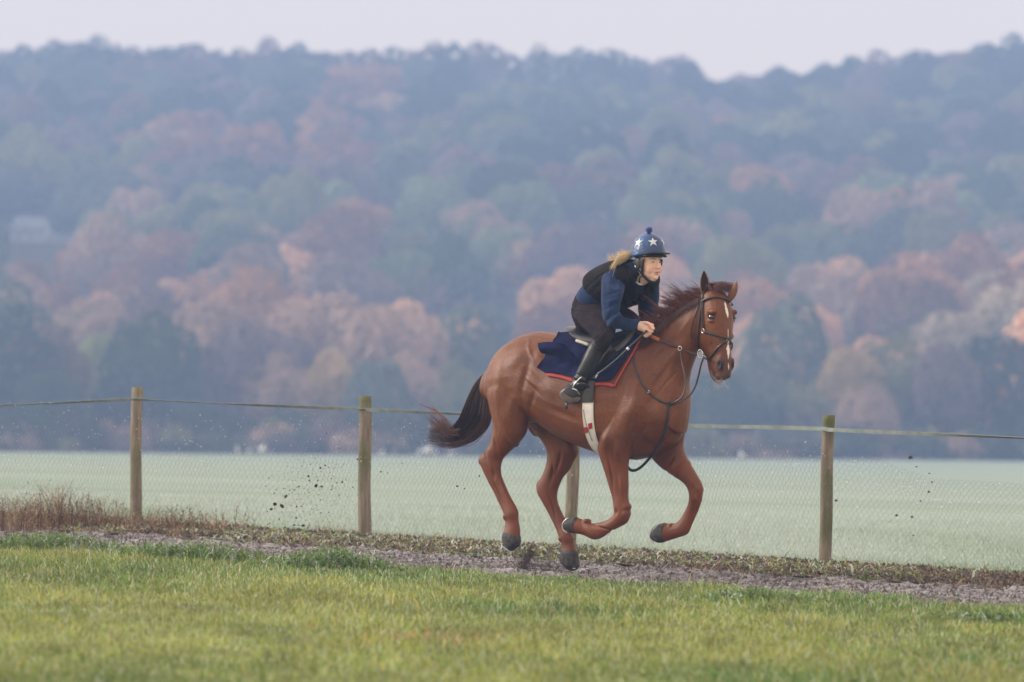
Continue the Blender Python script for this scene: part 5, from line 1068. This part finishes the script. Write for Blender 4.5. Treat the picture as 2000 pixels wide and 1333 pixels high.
# ------------------------------------------------------------------ fence
M_post=bpy.data.materials.new('weathered_post'); M_post.use_nodes=True
def post_mat():
    m=mat('weathered_post',(.16,.13,.10),(.29,.245,.19),scale=6,rough=.9,bump=.9,bscale=24,dist=.006,detail=8); n=m.node_tree; b=n.nodes['Principled BSDF']; tc=[q for q in n.nodes if q.type=='TEX_COORD'][0]
    for t in [q for q in n.nodes if q.type=='TEX_NOISE']:
        mp=n.nodes.new('ShaderNodeMapping'); mp.inputs['Scale'].default_value=(7,7,.8); n.links.new(tc.outputs['Object'],mp.inputs[0]); n.links.new(mp.outputs[0],t.inputs['Vector'])
    old=b.inputs['Base Color'].links[0].from_socket; t=n.nodes.new('ShaderNodeTexNoise'); t.inputs['Scale'].default_value=3.2; t.inputs['Detail'].default_value=5; n.links.new(tc.outputs['Object'],t.inputs[0])
    r=n.nodes.new('ShaderNodeValToRGB'); r.color_ramp.elements[0].position=.42; r.color_ramp.elements[1].position=.62; n.links.new(t.outputs[0],r.inputs[0])
    mx=n.nodes.new('ShaderNodeMixRGB'); mx.inputs[2].default_value=(.12,.13,.055,1); n.links.new(r.outputs[0],mx.inputs[0]); n.links.new(old,mx.inputs[1]); n.links.new(mx.outputs[0],b.inputs['Base Color']); return m
bpy.data.materials.remove(M_post); M_post=post_mat()
fence=link(None,'wire_fence',label='post and netting fence with a pale tape, between the track and the field',cat='fence')
POST=[(264,1030,268,757,22.5),(712,1046,713,774,25),(1113,1076,1122,800,24.5),(1610,1107,1619,811,24)]
PB=[];PT=[]
gA=at(-430,1010,49.5); gB=at(2440,1150,36.8)
for i,(bx,by,tx,ty,wp_) in enumerate(POST):
    Y=float(gnd(bx,by)[1]); 
    if i==1: Y-=.9
    b=at(bx,by,Y); t=at(tx,ty,Y); r=wp_/2/F*Y; d=t-b; b=b-d*.06; V=[];Fc=[];n=18;m=26; rg=np.random.default_rng(40+i); sq_=3.2 if i==3 else 2.0
    for j in range(m+1):
        s=j/m; c=b+(t-b)*s; rr_=r*(1.05-.09*s)*(1+.02*math.sin(s*9+i)); c=c+np.array([.004*math.sin(s*7+i*2),0,0])
        for k in range(n):
            a=2*math.pi*k/n; ct,st_=math.cos(a),math.sin(a); q=1/((abs(ct)**sq_+abs(st_)**sq_)**(1/sq_)); g=1+.02*math.sin(a*5+i)+.008*rg.normal()
            if abs(((a-(4.75 if i==3 else 4.4))+math.pi)%(2*math.pi)-math.pi)<.20 and (i in (1,3)) : g-=.12*(1 if i==3 else .35)
            V.append(c+np.array([ct,st_,0])*rr_*q*g)
    for j in range(m):
        for k in range(n): Fc.append((j*n+k,j*n+(k+1)%n,(j+1)*n+(k+1)%n,(j+1)*n+k))
    Fc.append(tuple(m*n+k for k in range(n))); me=py_mesh('post',V,Fc,M_post); me.polygons[-1].use_smooth=False
    link(me,'post',parent=fence); PB.append((b+(t-b)*.06/1.06,t))
td_=PB[3][0]-PB[0][0]; td_[2]=0; td_/=np.linalg.norm(td_)
for dd,src in ((-3.15,0),(-6.3,0),(3.15,3),(6.2,3)):   # the fence runs on beyond the frame
    m2=[c for c in fence.children][src]; q=m2.copy(); C.objects.link(q); q.parent=fence; d_=td_*dd; d_[2]=float(G(*(PB[src][0]+d_)[:2])-G(*PB[src][0][:2])); q.location=d_
# tape
M_tape=mat('pale_green_tape',(.19,.23,.22),(.28,.325,.315),scale=14,rough=.6); M_tape2=M_tape
TP=[(-900,815),(-600,800),(-120,797),(0,792),(120,787),(262,780),(274,780.5),(420,788),(560,794),(706,800),(720,801),(880,808),(1118,820),(1360,832),(1480,834.5),(1606,838),(1624,840),(1760,846),(1880,851),(2000,856),(2120,860),(2500,872),(3300,920)]
def fence_Y(px): return np.interp(px,[-500,264,712,1113,1610,2600],[PB[0][0][1]+2.9,PB[0][0][1],PB[1][0][1],PB[2][0][1],PB[3][0][1],PB[3][0][1]-4.8])
tp=cat_rom([np.array(q,float) for q in TP],12); P=[at(x,y,fence_Y(x)-.045) for x,y in tp]
tdir=np.array([PB[3][0][0]-PB[0][0][0],PB[3][0][1]-PB[0][0][1],0]); tdir/=np.linalg.norm(tdir); tn_=np.array([tdir[1],-tdir[0],0])
V=[];Fc=[]
for i,(p,(x,y)) in enumerate(zip(P,tp)):
    tw=np.interp(x,[-120,0,60,170,262,300,420,520,706,760,900,1118,1360,1500,1606,1640,1780,1900,2000,2120],[1.2,1.25,1.3,.9,.5,1.2,1.35,.8,.35,.5,.9,.6,.25,.2,.05,.2,.35,.9,1.2,1.3]); u=UP*math.cos(tw)+tn_*math.sin(tw); w_=.0135; nn=np.cross(tdir,u)*.0012
    V+=[p-u*w_-nn,p+u*w_-nn,p+u*w_+nn,p-u*w_+nn]
for i in range(len(P)-1):
    for k in range(4): Fc.append((i*4+k,i*4+(k+1)%4,(i+1)*4+(k+1)%4,(i+1)*4+k))
Fc+=[(3,2,1,0),tuple(len(V)-4+k for k in range(4))]; link(vf_mesh('tape',(V,Fc),M_tape,False),'tape',parent=fence)
for i in (0,1,3):
    b,t=PB[i]; yy_=[780,0,0,0][0]; c=b+(t-b)*[.915,.905,.90,.905][i]; r=POST[i][4]/2/F*b[1]*1.03; link(vf_mesh('tape_tie',torus(c,np.array([1,0,0]),np.array([0,1.,0]),r,.0075,20,6),mat('dark_tape',(.10,.13,.11),rough=.7)),'tape_tie',parent=fence)
# hexagonal netting
M_wire=mat('galvanised_wire',(.20,.21,.22),rough=.5,metal=.6)
def netpt(s,h):   # s metres along the fence from the left post, h 0..1 up
    P0=PB[0][0]; px_s=[-6.3]+[float(np.linalg.norm((PB[i][0]-P0)[:2])) for i in range(4)]+[0]
    px_s[-1]=px_s[-2]+6.2
    k=int(np.clip(np.searchsorted(px_s,s)-1,0,4)); a=(s-px_s[k])/(px_s[k+1]-px_s[k])
    bases=[P0-tdir*6.3]+[q[0] for q in PB]+[PB[3][0]+tdir*6.2]
    p=bases[k]*(1-a)+bases[k+1]*a; sag=math.sin(a*math.pi); top=np.interp(s,[-6.3,0,px_s[2],px_s[3],px_s[4],px_s[4]+1.0,px_s[4]+6.2],[.97,.985,.96,.93,.90,.70,.68])-.03*sag
    z=float(G(p[0],p[1]))-.02+h*top
    bulge=.05*sag*math.sin(h*math.pi)*math.sin(s*2.1)+.03*math.sin(s*5.3+h*4); q=p+tn_*(.06+bulge); return np.array([q[0]+.02*math.sin(h*7+s*3)*sag,q[1],z])
hexw=.042; rowh=.036; S0,S1=-5.0,float(np.linalg.norm((PB[3][0]-PB[0][0])[:2]))+4.2; nr_=int(1.0/rowh); ncol=int((S1-S0)/hexw)
nodes={}
def nd(i,j,t):  # hex lattice
    key=(i,j,t)
    if key not in nodes:
        s=S0+(i+(.5 if j%2 else 0))*hexw; h=(j+(.33 if t else 0))/nr_
        p=netpt(s+.012*mn.noise(Vector((i*.7,j*.9,0))),min(h+.009*mn.noise(Vector((i*.5,j*.5,9))),1)); nodes[key]=p
    return nodes[key]
Vw=[];Fw=[]
def wire(p,q,r=.00062):
    d=q-p; a=tn_; b=np.cross(d,a); b/=np.linalg.norm(b)+1e-9; o=len(Vw)
    for c in (p,q): Vw.extend([c+a*r,c-a*r*.5+b*r*.87,c-a*r*.5-b*r*.87])
    for k in range(3): Fw.append((o+k,o+(k+1)%3,o+3+(k+1)%3,o+3+k))
for j in range(nr_):
    for i in range(ncol):
        a=nd(i,j,0); b=nd(i,j,1); wire(a,b,.0009)
        if j%2==0: wire(b,nd(i,j+1,0)); wire(b,nd(i-1,j+1,0))
        else: wire(b,nd(i,j+1,0)); wire(b,nd(i+1,j+1,0))
fl=np.array(Fw,np.int32).ravel(); link(mesh_np('netting',np.array(Vw),fl,np.full(len(Fw),4),[M_wire]),'netting',parent=fence)
# frost beads caught in the netting
keys_=list(nodes.keys()); Vd=[];Fd=[]
M_frost=mat('frost',(.92,.94,.96),rough=.35,spec=.6)
for _ in range(2600):
    k=keys_[hr.integers(len(keys_))]; h=k[1]/nr_
    if hr.random()>(.12+.95*max(0,h-.35)*1.5): continue
    p=nodes[k]+hr.normal(0,.008,3); r=hr.uniform(.0016,.0038); o=len(Vd); Vd+=[p+np.array(q)*r for q in ((1,0,0),(-1,0,0),(0,1,0),(0,-1,0),(0,0,1.3),(0,0,-1.3))]
    for f in ((0,2,4),(2,1,4),(1,3,4),(3,0,4),(2,0,5),(1,2,5),(3,1,5),(0,3,5)): Fd.append(tuple(o+q for q in f))
link(mesh_np('frost_beads',np.array(Vd),np.array(Fd).ravel(),np.full(len(Fd),3),[M_frost],smooth=True),'frost_beads',parent=fence,kind='stuff')
# ------------------------------------------------------------------ dead weeds, tufts, clods
M_dead=mat('dead_stalks',(1,1,1),rough=.85,attr='Col',trans=.15)
def stalks(name,X,Yc,n,spread,hmin,hmax,cols,leaf=True,lean=.7,thick=.0022,seed=0):
    rg=np.random.default_rng(seed); V=[];Fc=[];cc=[]
    def rib(P,w,c):
        P=np.array(P); o=len(V); m=len(P); a=rg.uniform(0,6.28); sx=np.array([math.cos(a),math.sin(a)*.5,0])
        for i,p in enumerate(P):
            ww=w*(1-.75*i/(m-1)); V.append(p-sx*ww); V.append(p+sx*ww); cc.append(c); cc.append(c)
        for i in range(m-1): Fc.append((o+i*2,o+i*2+1,o+i*2+3,o+i*2+2))
    for _ in range(n):
        x=X+rg.normal(0,spread[0]); y=Yc+rg.normal(0,spread[1]); z=float(G(x,y))+.005; h=rg.uniform(hmin,hmax)*math.exp(-((x-X)/(spread[0]*2.2))**2); c=np.array(cols[rg.integers(len(cols))])*rg.uniform(.6,1.3); a=rg.uniform(0,6.28); L_=rg.uniform(0,lean)*h
        P=[np.array([x+math.cos(a)*L_*s*s,y+math.sin(a)*L_*s*s,z+h*s]) for s in (0,.35,.7,1)]; rib(P,thick,c)
        if leaf:
            for k in range(rg.integers(5,14)):
                s=rg.uniform(.25,1); p=np.array([x+math.cos(a)*L_*s*s,y+math.sin(a)*L_*s*s,z+h*s]); d=rg.normal(size=3); d[2]=abs(d[2])*.6-.1; d/=np.linalg.norm(d); l=rg.uniform(.012,.04); rib([p,p+d*l*.5,p+d*l-UP*.004],thick*1.6,c*rg.uniform(.7,1.3))
    fl=np.array(Fc).ravel(); return mesh_np(name,np.array(V),fl,np.full(len(Fc),4),[M_dead],col=np.array(cc))
BR=[(.20,.13,.09),(.30,.21,.14),(.11,.07,.055),(.40,.30,.20),(.16,.09,.07)]
WEED=[(10,1040,120,.20,.36,.16,'reddish brown'),(55,1036,130,.22,.38,.15,'reddish brown'),(105,1036,150,.25,.44,.15,'tall reddish brown'),(160,1036,130,.22,.34,.15,'reddish brown'),(210,1036,90,.15,.30,.14,'reddish brown'),(285,1040,60,.12,.22,.16,'pale brown'),(325,1042,80,.14,.28,.16,'pale brown'),(372,1043,80,.14,.26,.16,'pale brown'),(420,1043,40,.1,.2,.14,'thin pale brown'),(455,1042,18,.1,.26,.1,'sparse straw'),(665,1052,20,.08,.16,.1,'low sparse brown')]
wl=['at the left edge of the photo','second from the left edge','tallest of the row, left of the left fence post','between the tallest clump and the left fence post','just left of the left fence post','just right of the left fence post','second clump right of the left fence post','third clump right of the left fence post','fourth clump right of the left fence post','last sparse clump before the flying clods','just left of the second fence post']
for k,((px,py,n,h0,h1,sp,nm),w_) in enumerate(zip(WEED,wl)):
    g=gnd(px,py); o=link(stalks('dead_weeds',g[0],g[1]+.15,int(n*1.5),(sp,.12),h0*.5,h1*.88,BR if k<5 else BR[1:],seed=k),'dead_weeds',label='clump of dead %s weeds, %s'%(nm,w_),cat='weeds',group='dead weeds along the fence foot')
GR=[(.13,.23,.06),(.10,.19,.05),(.18,.27,.08),(.14,.25,.07),(.22,.31,.10),(.45,.52,.46)]
TUFT=[(105,1078,700,.12,.20,.30,'dark green frosted tuft at the grass edge, far left of the photo'),(370,1096,700,.12,.20,.30,'dark green frosted tuft at the grass edge, right of the left fence post'),(655,1112,600,.12,.22,.22,'leafy frosted tuft at the grass edge, left of the second fence post'),(1478,1178,500,.08,.13,.18,'low dark green tuft at the grass edge, left of the right fence post'),(1930,1215,300,.05,.10,.2,'low green tuft with a dark molehill look, right edge of the photo')]
TUFT[-1]=TUFT[-1][:-1]+('low green tuft at the grass edge, near the right edge of the photo',)
for k,(px,py,n,h0,h1,sp,lb_) in enumerate(TUFT):
    g=gnd(px,py); link(stalks('grass_tuft',g[0],g[1],n,(sp,.10),h0*.3,h1*.7,GR,lean=.9,thick=.003,seed=50+k),'grass_tuft',label=lb_,cat='tuft')
# clods thrown up
M_clod=mat('dark_soil',(.055,.038,.028),(.11,.08,.062),scale=40,rough=.95,bump=1,bscale=80,dist=.01)
def clod_me(seed,lump):
    r=np.random.default_rng(seed); bm=bmesh.new(); bmesh.ops.create_icosphere(bm,subdivisions=3,radius=1)
    for v in bm.verts: p=v.co.copy(); v.co=p*(1+lump*mn.noise(p*1.6+Vector((seed,0,0)))+.35*mn.noise(p*4+Vector((0,seed,0))))
    me=bpy.data.meshes.new('clod'); bm.to_mesh(me); bm.free(); me.materials.append(M_clod); return me
CL=[clod_me(k,.9) for k in range(5)]
def z7(x,y): return (420+x*.24, 840+y*.24)
big=[(858,310,12),(897,290,9),(760,378,14),(768,412,9),(822,455,19),(868,462,15),(836,412,9),(575,543,17),(487,604,22),(545,620,26),(458,648,16),(424,665,8),(648,490,8),(682,460,11),(1035,425,11),(948,397,7),(953,455,8),(665,625,11),(703,622,9),(522,728,9),(660,715,12),(645,775,12),(718,778,18),(740,832,12),(597,808,8),(862,676,9),(1122,467,7),(765,508,8),(1350,341,11),(1405,350,7),(1524,273,6),(1160,240,10),(907,30,8),(668,567,7),(482,515,7),(447,757,7),(430,770,7),(926,305,8),(965,312,7),(815,232,6),(1975,458,8),(1010,150,6),(785,645,5),(712,663,5),(740,735,6),(805,538,5),(600,522,5),(1066,408,6)]
for k,(x,y,s) in enumerate(big):
    px,py=z7(x,y); Y=39.3+.5*hr.normal()*.4; p=at(px,py,Y); r=s*.24/2/F*Y*1.15; o=link(CL[k%5],'soil_clod',cat='clod',group='clods of soil flying up behind the horse'); o.location=p; o.scale=(r*hr.uniform(.9,1.3),r,r*hr.uniform(.7,1.1)); o.rotation_euler=(hr.uniform(0,6),hr.uniform(0,6),hr.uniform(0,6))
    o['label']={9:'largest flying soil clod, low left of the spray',8:'second largest flying soil clod, just left of the largest',4:'ragged flying soil clod in the middle of the spray, left of its twin',5:'ragged flying soil clod in the middle of the spray, right of its twin'}.get(k,('tiny' if s<8 else 'small')+' dark clod of soil in the air, '+('right of the second fence post' if px>726 else 'top of the spray' if py<930 else 'mid spray' if py<975 else 'low in the spray' if py>1005 else 'beside the largest clods'))
for px,py,s in ((1778,894,7),(1790,912,3),(1815,925,3),(1820,942,3),(1814,961,4),(1798,979,3),(1751,1007,5),(1781,1010,5),(1633,978,5),(1784,1046,3),(893,950,4),(907,955,3),(936,930,3),(953,1120,9)):
    Y=39.; p=at(px,py,Y); r=s/2/F*Y; o=link(CL[hr.integers(5)],'soil_clod',cat='clod',group='clods of soil flying up behind the horse'); o.location=p; o.scale=(r,r,r*.8); o['label']='small speck of soil in the air near the right fence post' if px>1500 else 'tiny speck of soil in the air beside the horse\'s hind legs'
def spray(name,pts,lab,seed):
    rg=np.random.default_rng(seed); V=[];Fc=[]
    for (x,y),r in pts:
        Y=38.2+rg.normal(0,.12); p=at(x,y,Y); r=1.6*r/F*Y; o=len(V); V+=[p+rg.normal(0,.6,3)*r for _ in range(4)]; Fc+=[(o,o+1,o+2),(o,o+2,o+3),(o,o+3,o+1),(o+1,o+3,o+2)]
    link(mesh_np(name,np.array(V),np.array(Fc).ravel(),np.full(len(Fc),3),[M_clod]),name,label=lab,cat='soil spray',kind='stuff')
rg=np.random.default_rng(5); pts=[]
for _ in range(1100): pts.append(((rg.normal(1021,11)+0,rg.normal(1103,15)),rg.uniform(.3,1.0)))
for _ in range(1300): a=rg.uniform(0,1); pts.append(((1022+a*18+rg.normal(0,4),1112-a*42+rg.normal(0,5)),rg.uniform(.35,1.1)))
for _ in range(2600): pts.append(((rg.normal(1062,26),rg.normal(1112,11)),rg.uniform(.3,.85)))
for _ in range(900): pts.append(((rg.normal(1085,40),rg.normal(1090,18)),rg.uniform(.2,.5)))
for _ in range(250): pts.append(((rg.normal(1128,8),rg.normal(1088,14)),rg.uniform(.3,.7)))
spray('soil_spray',[q for q in pts if q[0][1]<1128],'fine dark soil sprayed up around the hind hoof on the track',1)
pts=[((rg.uniform(505,750)*.5+rg.normal(600,45)*.5,rg.normal(960,45)),rg.uniform(.3,1.0)) for _ in range(900)]
spray('soil_specks',pts,'fine specks of soil hanging in the air among the flying clods left of the horse',2)
